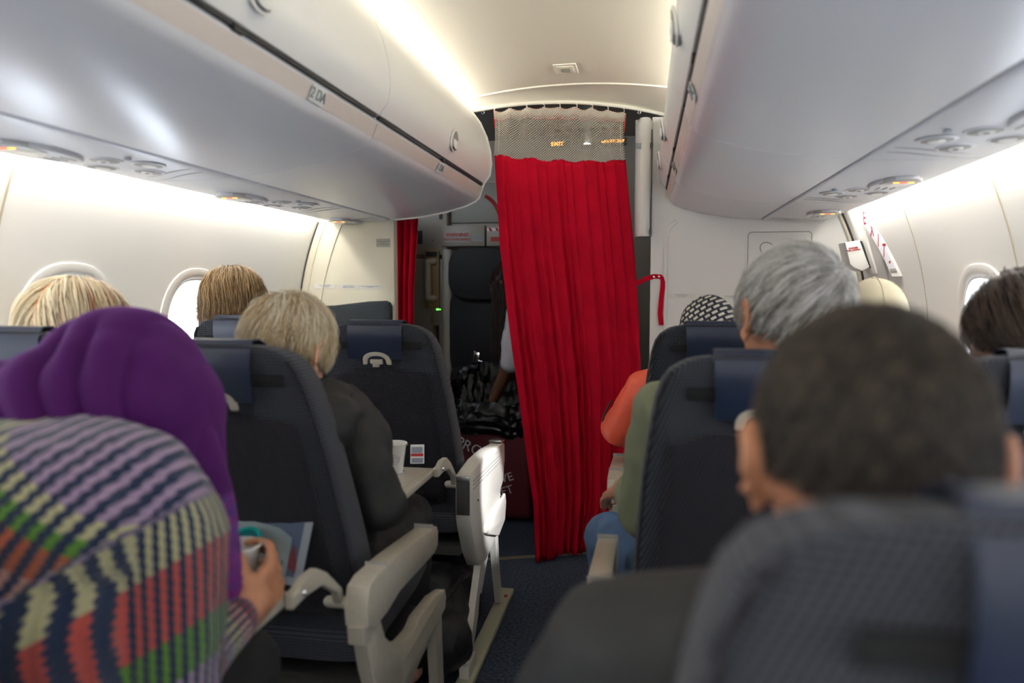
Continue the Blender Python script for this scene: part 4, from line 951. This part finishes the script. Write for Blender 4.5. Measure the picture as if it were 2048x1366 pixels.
def hair(hd, par, mm, n=4000, L=.09, r=.0006, crown=(.0, -.35, .93), zcut=-.045, face=.62, lift=.004, wav=0, wfreq=30, hang=0, seed=1, stray=.0, part=0, swirl=.35, thick=.006, steps=8, nape=None, tonef=None, capmat=None, shrink=1):
    R_ = np.random.RandomState(seed); crown = Vector(crown).normalized(); verts = []; faces = []; tones = []
    def in_hair(d):
        if d.z < zcut*10+(-.25+.35*abs(d.x) if d.y < 0 else .15): return False
        if d.y > face and d.z < .55: return False
        if d.y > .15 and d.z < .05: return False
        return True
    # base shell
    m = MB(); b = bmesh.new(); bmesh.ops.create_uvsphere(b, u_segments=40, v_segments=26, radius=1)
    dl = [v for v in b.verts if not in_hair(v.co.normalized())]; bmesh.ops.delete(b, geom=dl, context='VERTS')
    for v in b.verts: v.co = hd.surf(v.co.normalized(), thick*.45)
    b.verts.index_update()
    for v in b.verts: verts.append(hd.w(*v.co)); tones.append(.12+.15*R_.rand())
    for f in b.faces: faces.append(tuple(v.index for v in f.verts))
    b.free(); cnt = 0
    while cnt < n:
        d = Vector(R_.normal(size=3)).normalized()
        if not in_hair(d): continue
        cnt += 1
        clump = .5+.5*sin(d.x*21+seed)*sin(d.y*17)*sin(d.z*19+seed*2)
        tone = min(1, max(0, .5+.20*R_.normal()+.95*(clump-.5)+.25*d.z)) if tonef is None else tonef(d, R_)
        LL = L*(.7+.5*R_.rand()); lf = lift*(R_.rand()**1.5)+R_.rand()*thick; cur = d.copy(); pts = []; ph = R_.rand()*6.28+clump*5; free = None
        if stray and R_.rand() < stray: lf += .006*R_.rand()
        for j in range(steps+1):
            t = j/steps
            if free is None:
                p = hd.surf(cur, thick*.3+lf*min(1, t*2.2+.15)*(1-.4*t))
                if wav: 
                    tt = cur.cross(crown); tt.normalize() if tt.length > 1e-4 else None
                    p = p+tt*wav*sin(ph+t*wfreq*LL*3)*min(1, t*2)+cur*wav*.6*cos(ph+t*wfreq*LL*3)
                pts.append(hd.w(*p))
                fl_ = crown-cur*crown.dot(cur); fl_ = -fl_
                if fl_.length < .05: fl_ = Vector(R_.normal(size=3)); fl_ -= cur*fl_.dot(cur)
                fl_.normalize(); fl_ = fl_+cur.cross(crown)*swirl*(1-min(1, cur.angle(crown)/1.2)); 
                if part: fl_ = fl_+Vector((part*(1 if cur.x > 0 else -1), 0, -.3))
                fl_ += Vector((0, 0, -.35)); fl_ += Vector(R_.normal(size=3))*.10; fl_ -= cur*fl_.dot(cur); fl_.normalize()
                cur = (cur+fl_*(LL/steps)/.092).normalized()
                if hang and cur.z < -.15: free = pts[-1].copy()
                elif cur.z < -.42 and not hang: 
                    if len(pts) > 2: break
            else:
                free = free+Vector(((free.x-hd.c.x)*.01, (free.y-hd.c.y)*.01, -LL/steps)); pts.append(free+Vector((.0015*sin(ph+t*9), .0015*cos(ph+t*7), 0)))
        if len(pts) < 3: continue
        o_ = len(verts)
        for j, p in enumerate(pts):
            t_ = (pts[min(j+1, len(pts)-1)]-pts[max(j-1, 0)]).normalized(); out = (p-hd.c).normalized(); a = t_.cross(out)
            if a.length < 1e-3: a = Vector((1, 0, 0))
            a.normalize(); q = out; rr_ = r*(1-.75*(j/(len(pts)-1))**2)
            verts += [p+a*rr_*1.3, p-a*rr_*1.3, p+q*rr_*.8]; tones += [tone]*3
        for j in range(len(pts)-1):
            for k in range(3): faces.append((o_+j*3+k, o_+j*3+(k+1) % 3, o_+(j+1)*3+(k+1) % 3, o_+(j+1)*3+k))
    m.add(verts, faces)
    me = bpy.data.meshes.new('hair'); me.from_pydata(m.v, [], m.f); me.update(); me.materials.append(mm)
    at = me.attributes.new('tone', 'FLOAT', 'POINT'); at.data.foreach_set('value', tones)
    me.polygons.foreach_set('use_smooth', [True]*len(me.polygons))
    o = bpy.data.objects.new('hair', me); COL.objects.link(o); o.parent = par; me.transform(parent_world(par).inverted()); return o

def person(base, label, head, skin, J, top, tm, leg=None, lm=None, hands=(), voxel=.008, fold=.012, topname='jacket', collar=None, tr=.017, topfold=None, sleeve=1.0, chest=(.165, .105), torso_extra=None, eyes=True):
    """J: dict of joints in world space: pelvis, chest, neck, sL,eL,wL, sR,eR,wR, hipL,kneeL,ankL, ..."""
    p = thing('person', base, label, 'person')
    V = {k: Vector(v) for k, v in J.items()}
    m = MB(); head.build(m, V['neck'])
    sp = V['chest']-V['pelvis']
    rotm = sp.to_track_quat('Z', 'Y').to_matrix()
    sx_ = (V['sR']-V['sL']); ang = math.atan2(sx_.y, sx_.x); rz = Euler((0, 0, ang)).to_matrix()
    up = sp.normalized(); ax = Vector((cos(ang), sin(ang), 0)); ax = (ax-up*ax.dot(up)).normalized(); ay = up.cross(ax); RR = Matrix((ax, ay, up)).transposed()
    def torso(m, g):
        m.ell(V['chest'], (chest[0]+g, chest[1]+g, .16+g), RR, 22, 14); m.ell(V['pelvis'].lerp(V['chest'], .45), (chest[0]*.86+g, chest[1]*.95+g, .17+g), RR, 20, 12); m.ell(V['pelvis'], (.165+g, .12+g, .12+g), RR, 20, 12)
        m.cap(V['neck']-up*.02, V['sL'], .052+g, .052+g); m.cap(V['neck']-up*.02, V['sR'], .052+g, .052+g)
    torso(m, 0)
    def arm(m, q, g, full=1.0):
        if 'e'+q in V:
            m.cap(V['s'+q], V['e'+q], .050+g, .040+g)
            if full > .5: w_ = V['e'+q].lerp(V['w'+q], min(1, full-.02)); m.cap(V['e'+q], w_, .039+g, .027+g*.8)
    for q in 'LR': arm(m, q, 0, 1.02)
    def legs(m, g, f=1.0):
        for q in 'LR':
            if 'knee'+q in V:
                m.cap(V['hip'+q], V['knee'+q], .082+g, .058+g)
                if 'ank'+q in V: m.cap(V['knee'+q], V['knee'+q].lerp(V['ank'+q], f), .055+g, .038+g)
    legs(m, 0)
    for h in hands: hand(m, *h[0], **h[1])
    for q in 'LR':
        if 'ank'+q in V: a = V['ank'+q]; m.cap(a+Vector((0, -.02, -.02)), a+Vector((0, .14, -.035)), .035, .028)
    body = blob(m, 'body', skin, p, voxel, 3)
    if eyes: head.face_parts(p)
    if top:
        m = MB(); torso(m, tr)
        for q in 'LR': arm(m, q, tr, sleeve if not isinstance(sleeve, dict) else sleeve[q])
        if collar: m.tube([V['neck']+Vector((collar*cos(a), collar*.9*sin(a), .0)) for a in [2*pi*i/16 for i in range(17)]], .018, 8)
        if torso_extra: torso_extra(m, V)
        blob(m, topname, tm, p, .009, 3, fold if topfold is None else topfold)
    if leg:
        m = MB(); legs(m, .014, .95); m.ell(V['pelvis'], (.175, .135, .11), RR)
        blob(m, leg, lm, p, .010, 3, .012)
    return p, V
def sit(cx, py, lean=0, w=.19, shz=.955, tuck=0, floor=True):
    """default seated joints for seat at cx, pivot py"""
    J = dict(pelvis=(cx, py+.19, .54), chest=(cx, py+.14+lean*.6, .82), neck=(cx, py+.13+lean, shz+.03),
             sL=(cx-w, py+.12+lean, shz-.01), sR=(cx+w, py+.12+lean, shz-.01), eL=(cx-w-.03, py+.22+lean, .69), eR=(cx+w+.03, py+.22+lean, .69),
             wL=(cx-w+.08, py+.44+lean, .64), wR=(cx+w-.08, py+.44+lean, .64), hipL=(cx-.09, py+.20, .53), hipR=(cx+.09, py+.20, .53),
             kneeL=(cx-.10, py+.60, .53), kneeR=(cx+.10, py+.60, .53), ankL=(cx-.10, py+.62, .10), ankR=(cx+.10, py+.62, .10))
    return J
grey_hair = ramp_attr_mat('hair_grey', [(0, (.045, .035, .03)), (.40, (.25, .23, .205)), (.65, (.50, .48, .45)), (1, (.88, .87, .85))])
blond_hair = ramp_attr_mat('hair_blond', [(0, (.20, .12, .05)), (.5, (.52, .38, .20)), (1, (.85, .78, .64))])
brown_hair = ramp_attr_mat('hair_brown', [(0, (.05, .025, .012)), (.5, (.16, .09, .04)), (1, (.42, .28, .13))], rough=.35)
high_hair = ramp_attr_mat('hair_highlights', [(0, (.28, .08, .03)), (.25, (.45, .22, .10)), (.5, (.68, .52, .30)), (1, (.88, .80, .60))])
dark_hair = ramp_attr_mat('hair_dark', [(0, (.008, .005, .004)), (.6, (.028, .016, .011)), (1, (.08, .048, .032))], rough=.35)
short_hair = ramp_attr_mat('hair_short_dark', [(0, (.010, .007, .005)), (.5, (.028, .020, .015)), (1, (.07, .052, .038))], rough=.55)
black_cloth = mat('cloth_black', (.012, .012, .013), .75, bump=.3, bscale=300)
jacket_m = mat('jacket_charcoal', (.0085, .0085, .0095), .7, bump=.25, bscale=350)
jeans = mat('denim', (.06, .12, .24), .85, bump=.4, bscale=500, var=.25, vscale=14)
olive = mat('olive_cloth', (.165, .18, .115), .85, bump=.35, bscale=400, var=.08, vscale=10)
orange = mat('orange_shell', (.75, .095, .045), .5, bump=.15, bscale=200)

# --- near passenger, short dark hair
H = Head((.455, .575, 1.052), yaw=.02, pitch=.08, k=.99)
J = sit(.49, PC, lean=.0); J['neck'] = (.47, .60, .93); J.update(sL=(.275, .63, .865), sR=(.67, .63, .865), eL=(.175, .70, .66), eR=(.75, .74, .64), wL=(.40, .95, .62), wR=(.58, .95, .62), chest=(.48, .68, .78), pelvis=(.49, .74, .54))
p1, V = person((.49, .74, 0), 'person with very short dark hair and large ears, blurred in the right foreground', H, skinB, J, True, jacket_m, 'trousers', mat('trousers_teal', (.02, .12, .20), .8), voxel=.007)
hair(H, p1, short_hair, n=9000, L=.012, r=.0006, lift=.003, thick=.0035, steps=3, seed=3, crown=(.1, -.5, .8), zcut=-.032)
tm_ = blob(MB().cap((.345, .80, .83), (.42, .92, .74), .05, .045), 'sleeve', mat('sleeve_teal', (.01, .10, .20), .8, bump=.2), p1, .01, 3)

# --- grey-haired passenger, olive shirt
H = Head((.553, 1.395, 1.125), yaw=.32, pitch=.02, roll=.04, k=1.10)
J = sit(.52, PB, shz=.96); J['neck'] = (.545, 1.45, 1.0); J.update(sL=(.335, 1.52, .93), sR=(.70, 1.50, .94), eL=(.300, 1.60, .70), wL=(.268, 1.765, .712), chest=(.52, 1.55, .82), kneeL=(.21, 2.03, .50), hipL=(.40, 1.62, .52), ankL=(.24, 2.05, .10))
p2, V = person((.52, 1.62, 0), 'grey-haired person in olive shirt and jeans in the right aisle seat, holding a cup', H, skinB, J, True, olive, 'jeans', jeans,
    hands=[(((.262, 1.77, .712), (-.30, .62, -.22), (.35, .35, -.85), -1), dict(curl=(.45, .5, .55, .6), sc=1.02))], voxel=.006, fold=.02, topname='shirt')
hair(H, p2, grey_hair, n=9000, L=.062, r=.00055, lift=.005, thick=.010, steps=7, seed=5, crown=(.42, -.72, .55), swirl=.8, zcut=-.05)
cG, _ = cup((.262, 1.885, .602), .088, .023, .033, 'white swirl-printed paper cup under the hand of the grey-haired person', detail=True)

# --- patterned headscarf passenger, orange jacket
H = Head((.478, 2.27, 1.035), yaw=0, pitch=.1, k=1.0)
J = sit(.48, PA, shz=.90, w=.17); J.update(sL=(.30, 2.36, .86), eL=(.215, 2.42, .73), wL=(.33, 2.62, .66), chest=(.48, 2.40, .80))
p3, V = person((.48, 2.46, 0), 'person in navy and cream patterned headscarf and orange jacket', H, skinB, J, True, orange, 'trousers', black_cloth, fold=.015, voxel=.009)
scm = bpy.data.materials.new('scarf_pattern'); scm.use_nodes = True; n_ = scm.node_tree; b_ = n_.nodes['Principled BSDF']; b_.inputs['Roughness'].default_value = .8
tc = n_.nodes.new('ShaderNodeTexCoord'); mp = n_.nodes.new('ShaderNodeMapping'); mp.inputs['Rotation'].default_value = (.3, .55, .4)
br = n_.nodes.new('ShaderNodeTexBrick'); br.inputs['Scale'].default_value = 30; br.inputs['Mortar Size'].default_value = .11; br.inputs['Brick Width'].default_value = .62; br.inputs['Row Height'].default_value = .42; br.inputs['Mortar Smooth'].default_value = .2
br.inputs['Color1'].default_value = (.62, .58, .47, 1); br.inputs['Color2'].default_value = (.50, .47, .38, 1); br.inputs['Mortar'].default_value = (.010, .012, .03, 1)
sw = n_.nodes.new('ShaderNodeSeparateXYZ'); cw = n_.nodes.new('ShaderNodeCombineXYZ')
n_.links.new(tc.outputs['Object'], mp.inputs[0]); n_.links.new(mp.outputs[0], sw.inputs[0]); n_.links.new(sw.outputs['X'], cw.inputs['X']); n_.links.new(sw.outputs['Z'], cw.inputs['Y']); n_.links.new(cw.outputs[0], br.inputs['Vector']); n_.links.new(br.outputs['Color'], b_.inputs['Base Color'])
m = MB(); H.e(m, 0, -.008, .028, .085, .103, .099); H.e(m, 0, -.085, -.03, .055, .045, .05); H.e(m, 0, -.09, -.08, .04, .04, .05)
blob(m, 'headscarf', scm, p3, .006, 3, .010)
orp = mat('zip_black', (.02, .02, .02), .5)
MB().tube([(.165, 2.41, .755), (.175, 2.375, .79), (.195, 2.35, .83)], .0035, 6).obj('zip', orp, p3)

# --- cream cap passenger
H = Head((.925, 2.24, 1.083), pitch=.1, k=1.0)
J = sit(.93, PA, shz=.93, w=.17); J['sR'] = (1.08, 2.40, .92); J['eR'] = (1.10, 2.48, .69)
p4, V = person((.93, 2.46, 0), 'person in a cream baseball cap and black jacket by the right front window', H, skinA, J, True, black_cloth, voxel=.009, leg='trousers', lm=black_cloth,
    torso_extra=lambda m, V: (m.tube([H.w(.085*cos(a), -.01-.09*abs(sin(a)), -.045+.0*a) for a in [pi+pi*i/12 for i in range(13)]], .022, 8)))
capm = mat('cap_cream', (.50, .45, .33), .8, bump=.3, bscale=500)
b = bmesh.new(); bmesh.ops.create_uvsphere(b, u_segments=36, v_segments=20, radius=1)
bmesh.ops.delete(b, geom=[v for v in b.verts if v.co.z < -.12-.12*v.co.y], context='VERTS')
for v in b.verts: d = v.co.normalized(); k = 1+.012*abs(sin(3*math.atan2(d.y, d.x)))**.3; q = H.surf(d, .010); v.co = H.w(q.x*k, q.y*k, q.z*k)
co = MB().bm(b).obj('cap', capm, p4)
MB().ell(H.w(0, -.004, .128), (.007, .007, .004)).obj('cap_button', capm, co)
for k_ in range(6):
    a_ = k_*pi/3+.5; MB().tube([H.w(*H.surf(Vector((cos(a_)*sin(t), sin(a_)*sin(t), cos(t))), .0122)) for t in [.08+.16*i for i in range(9)]], .0012, 5).obj('seam', mat('cap_stitch', (.42, .37, .26), .8), co)
for q in (-1, 1):
    MB().tube([H.w(q*.055+.003*cos(a), -.062+.002*cos(a), .072+.003*sin(a)) for a in [2*pi*i/10 for i in range(11)]], .001, 5).obj('eyelet', paper, co)
bt = [H.w(.076*sin(t), .07+.0*t+.085*cos(t)*1.0, -.002-.012*sin(t)**2) for t in [-1.35+2.7*i/14 for i in range(15)]]
MB().loft([[p for p in bt], [p+Vector((0, 0, -.003)) for p in bt]], cap=True, closed=True).obj('visor', capm, co)

# --- dark-haired passenger by right window
H = Head((.975, 1.50, 1.085), yaw=-.05, pitch=.05, k=1.04)
J = sit(.94, PB, shz=.94, w=.16); J['eR'] = (1.10, 1.62, .69); J['sR'] = (1.09, 1.53, .92)
p5, V = person((.94, 1.60, 0), 'person with brown-black pulled-back hair at the right edge of the frame', H, skinA, J, True, black_cloth, voxel=.009, leg='trousers', lm=black_cloth)
hair(H, p5, dark_hair, n=7000, L=.15, r=.0008, lift=.010, thick=.014, steps=9, seed=9, crown=(-.1, .75, .65), zcut=-.03, stray=.06, swirl=0)

# --- brown-haired passenger by left front window
H = Head((-1.035, 2.27, 1.120), yaw=.1, pitch=.05, k=1.02)
J = sit(-.95, PA, shz=.94, w=.15); J['sL'] = (-1.08, 2.40, .92); J['eL'] = (-1.10, 2.48, .69); J['neck'] = (-1.0, 2.36, .98)
p6, V = person((-.95, 2.46, 0), 'person with straight tousled brown hair by the left front window', H, skinA, J, True, black_cloth, voxel=.009, leg='trousers', lm=black_cloth)
hair(H, p6, brown_hair, n=8000, L=.115, r=.0009, lift=.010, thick=.020, steps=9, seed=11, crown=(-.25, .2, .93), zcut=-.045, swirl=.2, stray=.05, hang=1,
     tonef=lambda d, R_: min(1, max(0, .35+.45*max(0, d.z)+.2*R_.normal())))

# --- highlighted blond by left window
H = Head((-.975, 1.50, 1.075), yaw=-.05, pitch=.12, k=1.06)
J = sit(-.93, PB, shz=.92, w=.15); J['sL'] = (-1.07, 1.53, .90); J['eL'] = (-1.09, 1.62, .69)
p7, V = person((-.93, 1.60, 0), 'person with straight blond hair streaked red-brown by the left window', H, skinA, J, True, black_cloth, voxel=.009, leg='trousers', lm=black_cloth)
hair(H, p7, high_hair, n=8000, L=.26, r=.0009, lift=.008, thick=.022, steps=12, seed=13, crown=(.05, .1, 1), zcut=-.05, hang=1, part=.6, swirl=0,
     tonef=lambda d, R_: .05 if sin(math.atan2(d.y, d.x)*9+1) > .90 else min(1, max(.3, .72+.15*R_.normal())))

# --- blond-grey passenger in black jacket, row ahead on left
H = Head((-.452, 1.475, 1.048), yaw=-.12, pitch=.42, roll=.10, k=1.03)
J = sit(-.46, PB, shz=.90); J['neck'] = (-.43, 1.47, .955); J.update(chest=(-.44, 1.60, .80), sR=(-.362, 1.56, .868), eR=(-.268, 1.555, .70), wR=(-.42, 1.72, .66), sL=(-.60, 1.56, .88), eL=(-.66, 1.68, .68))
p8, V = person((-.47, 1.62, 0), 'person with thin wavy blond hair and black hooded jacket, head bowed', H, skinA, J, True, jacket_m, 'trousers', black_cloth, voxel=.007, fold=.026, tr=.014,
    torso_extra=lambda m, V: (m.ell((-.385, 1.43, .925), (.12, .07, .045)), m.ell((-.34, 1.42, .90), (.07, .05, .05)), m.ell((-.40, 1.50, .955), (.085, .075, .035))))
hair(H, p8, blond_hair, n=6500, L=.085, r=.0007, lift=.010, thick=.009, steps=10, seed=17, crown=(-.1, -.55, .75), wav=.007, wfreq=24, zcut=-.055, swirl=.5, stray=.05)

# --- attendant behind the curtain
H = Head((-.34, 3.60, 1.20), yaw=.9, pitch=.9, k=1.0)
J = dict(pelvis=(.10, 3.62, .88), chest=(-.10, 3.62, 1.10), neck=(-.26, 3.61, 1.16), sL=(-.22, 3.74, 1.14), sR=(-.28, 3.50, 1.10), eL=(-.33, 3.85, .90), wL=(-.40, 3.90, .72),
         eR=(-.340, 3.55, .83), wR=(-.452, 3.70, .63), hipL=(.12, 3.72, .86), hipR=(.12, 3.54, .86), kneeL=(.08, 3.72, .48), kneeR=(.08, 3.55, .48), ankL=(.10, 3.72, .09), ankR=(.10, 3.55, .09))
p9, V = person((.1, 3.62, 0), 'person with long black hair and white short sleeves reaching into the black waste bag', H, skinC, J, True, mat('shirt_white', (.62, .62, .68), .8, bump=.2), 'trousers', black_cloth,
    hands=[(((-.452, 3.70, .63), (-.25, .25, -.95), (-.9, .3, 0), 1), dict(curl=(.5, .6, .6, .7), sc=.95))], voxel=.007, sleeve=.4, fold=.012, topname='shirt', chest=(.15, .10))
hair(H, p9, dark_hair, n=3500, L=.34, r=.0012, lift=.006, thick=.02, steps=12, seed=19, crown=(0, .1, 1), zcut=-.05, hang=1, swirl=0)

# --- purple headscarf passenger in knitted sweater
def knit_material():
    m = bpy.data.materials.new('knit_multicolour'); m.use_nodes = True; n = m.node_tree; b = n.nodes['Principled BSDF']
    b.inputs['Roughness'].default_value = .95; b.inputs['Specular IOR Level'].default_value = .15; b.inputs['Sheen Weight'].default_value = .3
    a = n.nodes.new('ShaderNodeAttribute'); a.attribute_name = 'knit'; s = n.nodes.new('ShaderNodeSeparateXYZ'); n.links.new(a.outputs['Vector'], s.inputs[0])
    def M(op, x, y=None, z=None):
        k = n.nodes.new('ShaderNodeMath'); k.operation = op
        for i, v in enumerate((x, y, z)):
            if v is None: continue
            if isinstance(v, (int, float)): k.inputs[i].default_value = v
            else: n.links.new(v, k.inputs[i])
        return k.outputs[0]
    u, v, band = s.outputs['X'], s.outputs['Y'], s.outputs['Z']
    zig = M('PINGPONG', M('MULTIPLY', v, 90), .5)         # stitch zig-zag along the column
    uu = M('ADD', u, M('MULTIPLY', zig, .30))
    col = M('PINGPONG', uu, .5)                            # 0 .. .5 across a column pair
    no = n.nodes.new('ShaderNodeTexNoise'); no.inputs['Scale'].default_value = 260; tc = n.nodes.new('ShaderNodeTexCoord'); n.links.new(tc.outputs['Object'], no.inputs['Vector'])
    cc = M('ADD', col, M('MULTIPLY', M('SUBTRACT', no.outputs['Fac'], .5), .16))
    ms = n.nodes.new('ShaderNodeMapRange'); ms.inputs['From Min'].default_value = .23; ms.inputs['From Max'].default_value = .29; n.links.new(cc, ms.inputs['Value'])
    r = n.nodes.new('ShaderNodeValToRGB'); r.color_ramp.interpolation = 'CONSTANT'; e = r.color_ramp.elements
    lav = (.25, .18, .28); cre = (.34, .32, .19); grn = (.075, .18, .025); org = (.32, .080, .035); pnk = (.38, .20, .18); crm = (.20, .010, .035); cor = (.36, .060, .052)
    stops = [(0, grn), (.055, lav), (.085, crm), (.118, pnk), (.155, org), (.186, grn), (.201, cre), (.216, lav), (.34, cre), (.40, cor), (.485, grn), (.54, lav), (.59, org), (.62, cre), (.67, lav), (.70, pnk), (.73, crm), (.76, lav), (.79, cre), (.83, pnk), (.87, crm), (.93, cor)]
    e[0].position, e[0].color = 0, (*stops[0][1], 1); e[1].position, e[1].color = stops[1][0], (*stops[1][1], 1)
    for p, c in stops[2:]: k = e.new(p); k.color = (*c, 1)
    n.links.new(band, r.inputs['Fac'])
    mx = n.nodes.new('ShaderNodeMix'); mx.data_type = 'RGBA'; mx.inputs[6].default_value = (.014, .024, .058, 1)
    n.links.new(ms.outputs[0], mx.inputs[0]); n.links.new(r.outputs['Color'], mx.inputs[7]); n.links.new(mx.outputs[2], b.inputs['Base Color'])
    h = M('ADD', M('SINE', M('MULTIPLY', u, 12.566)), M('MULTIPLY', M('SINE', M('MULTIPLY', v, 900)), .5))
    bp_ = n.nodes.new('ShaderNodeBump'); bp_.inputs['Strength'].default_value = .55; bp_.inputs['Distance'].default_value = .003; n.links.new(M('ADD', h, no.outputs['Fac']), bp_.inputs['Height']); n.links.new(bp_.outputs['Normal'], b.inputs['Normal'])
    return m
H = Head((-.487, 1.015, 1.035), yaw=.15, pitch=.65, roll=-.15, k=1.0)
J = dict(pelvis=(-.50, .73, .55), chest=(-.50, .84, .82), neck=(-.48, .93, .97), sL=(-.66, .88, .93), sR=(-.325, .875, .885), eL=(-.72, .96, .70), wL=(-.50, 1.12, .70),
         eR=(-.305, .84, .665), wR=(-.288, .985, .706), hipL=(-.58, .76, .54), hipR=(-.42, .76, .54), kneeL=(-.60, 1.14, .53), kneeR=(-.38, 1.14, .53), ankL=(-.60, 1.16, .10), ankR=(-.38, 1.16, .10))
p10, V = person((-.50, .74, 0), 'person in purple headscarf and multicoloured knitted sweater leaning forward with a paper cup', H, skinB, J, False, None, 'trousers', mat('trousers_dark', (.012, .011, .012), .85),
    hands=[(((-.282, .990, .700), (.10, .90, .30), (-1, .12, .0), 1), dict(curl=(.75, .85, .9, .95), sc=1.0, thumb=.9))], voxel=.0055)
m = MB()
m.ell((-.50, .80, .78), (.20, .14, .22)); m.ell((-.475, .80, .895), (.195, .125, .125)); m.ell((-.42, .835, .935), (.14, .105, .085)); m.ell((-.52, .74, .58), (.20, .15, .15))
m.cap((-.35, .85, .915), (-.325, .862, .86), .085, .088); m.cap((-.325, .862, .86), (-.312, .85, .67), .088, .070); m.cap((-.312, .85, .67), (-.290, .975, .700), .060, .036)
m.cap((-.63, .86, .92), (-.71, .95, .70), .085, .07); m.cap((-.71, .95, .70), (-.50, 1.11, .70), .06, .04)
sw_ = blob(m, 'sweater', None, None, .0065, 6, .012)
me = sw_.data; me.materials.clear(); me.materials.append(knit_material())
nv = len(me.vertices); co = np.empty(nv*3, 'f'); me.vertices.foreach_get('co', co); co = co.reshape(-1, 3)
P0 = np.array((-.28, .87, .905)); dX = co[:, 0]-P0[0]; dZ = co[:, 2]-P0[2]
ut = (.817*dX-.577*dZ)/.020; vt = .577*dX+.817*dZ; bt_ = np.clip((vt+.30)/.40*.30, 0, .33)
f_ = .505*dX-.863*dZ
ang_ = np.arctan2(co[:, 0]+.318, -(co[:, 1]-.853)); us = ang_*.085/.0165; bs = np.clip(.34+f_*1.10, .34, .66)
E_ = np.array((-.312, .85, .67)); Wd = np.array((-.290, .975, .700))-E_; Lw = np.linalg.norm(Wd); Wd /= Lw
rel = co-E_; al = rel@Wd; per = rel-np.outer(al, Wd); au = np.arctan2(per[:, 0], per[:, 2]); uf = au*.045/.0135; bf = np.clip(.67+al*1.6, .67, 1)
zone = np.zeros(nv, int); zone[(f_ > 0) & (co[:, 0] > -.44)] = 1; zone[(al > .035) & (np.linalg.norm(per, axis=1) < .075) & (co[:, 0] > -.40)] = 2
K = np.stack([np.choose(zone, [ut, us, uf]), np.choose(zone, [vt, f_, al]), np.choose(zone, [bt_, bs, bf])], 1).astype('f')
at = me.attributes.new('knit', 'FLOAT_VECTOR', 'POINT'); at.data.foreach_set('vector', K.ravel())
sw_.parent = p10; me.transform(parent_world(p10).inverted())
# headscarf
m = MB()
m.ell((-.482, 1.01, 1.035), (.120, .122, .122)); m.ell((-.470, 1.03, .99), (.128, .11, .12)); m.ell((-.470, .975, 1.025), (.122, .115, .105)); m.ell((-.475, .94, 1.005), (.128, .11, .095)); m.ell((-.52, .91, 1.005), (.13, .10, .088)); m.ell((-.60, .885, 1.0), (.13, .09, .080)); m.ell((-.69, .87, .975), (.12, .09, .085))
m.cap((-.415, 1.00, 1.0), (-.375, .985, .90), .085, .068); m.cap((-.375, .985, .90), (-.335, .985, .80), .068, .048); m.cap((-.335, .985, .80), (-.312, .98, .72), .048, .034)
hs_ = blob(m, 'headscarf', None, None, .0045, 90)
me = hs_.data; nv = len(me.vertices); co = np.empty(nv*3, 'f'); me.vertices.foreach_get('co', co); co = co.reshape(-1, 3)
no = np.empty(nv*3, 'f'); me.vertex_normals.foreach_get('vector', no); no = no.reshape(-1, 3)
gx, gz = -.305, .72; phi = np.arctan2(co[:, 2]-gz, -(co[:, 0]-gx)); rad = np.hypot(co[:, 2]-gz, co[:, 0]-gx)
w_ = np.clip((1.152-co[:, 2])/.05, 0, 1)*np.clip((rad-.03)/.08, .25, 1)
ph_ = phi*21+.9*np.sin(phi*5)+.5*np.sin(phi*11)+.35*np.sin(rad*16)
amp_ = .9+.35*np.sin(phi*6.3+.5)
d_ = (np.abs(np.sin(ph_))**.8-.55)*.015*w_*amp_
co = co+no*d_[:, None]; me.vertices.foreach_set('co', co.astype('f').ravel()); me.update()
sc = bpy.data.materials.new('scarf_purple'); sc.use_nodes = True; n_ = sc.node_tree; b_ = n_.nodes['Principled BSDF']; b_.inputs['Roughness'].default_value = .8; b_.inputs['Sheen Weight'].default_value = .2; b_.inputs['Sheen Tint'].default_value = (.6, .2, .9, 1); b_.inputs['Specular IOR Level'].default_value = .2
tc = n_.nodes.new('ShaderNodeTexCoord'); sx = n_.nodes.new('ShaderNodeSeparateXYZ'); n_.links.new(tc.outputs['Object'], sx.inputs[0])
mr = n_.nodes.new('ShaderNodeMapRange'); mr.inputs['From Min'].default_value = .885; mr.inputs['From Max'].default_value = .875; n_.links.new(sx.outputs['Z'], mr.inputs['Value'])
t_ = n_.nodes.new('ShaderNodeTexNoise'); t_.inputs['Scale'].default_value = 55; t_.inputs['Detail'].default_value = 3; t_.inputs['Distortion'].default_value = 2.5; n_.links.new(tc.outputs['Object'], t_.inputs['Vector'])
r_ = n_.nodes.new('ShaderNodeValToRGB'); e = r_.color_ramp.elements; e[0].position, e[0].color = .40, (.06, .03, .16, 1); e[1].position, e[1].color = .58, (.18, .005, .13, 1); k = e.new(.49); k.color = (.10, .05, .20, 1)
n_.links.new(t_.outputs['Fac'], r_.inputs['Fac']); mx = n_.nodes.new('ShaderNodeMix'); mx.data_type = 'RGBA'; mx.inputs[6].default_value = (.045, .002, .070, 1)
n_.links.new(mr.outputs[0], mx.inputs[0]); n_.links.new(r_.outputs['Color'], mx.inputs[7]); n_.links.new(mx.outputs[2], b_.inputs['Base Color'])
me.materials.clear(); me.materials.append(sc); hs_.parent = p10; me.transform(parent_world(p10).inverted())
cH, _ = cup((-.343, 1.085, .690), .080, .022, .034, 'plain white paper cup held in the hand of the purple-headscarf passenger', detail=False)
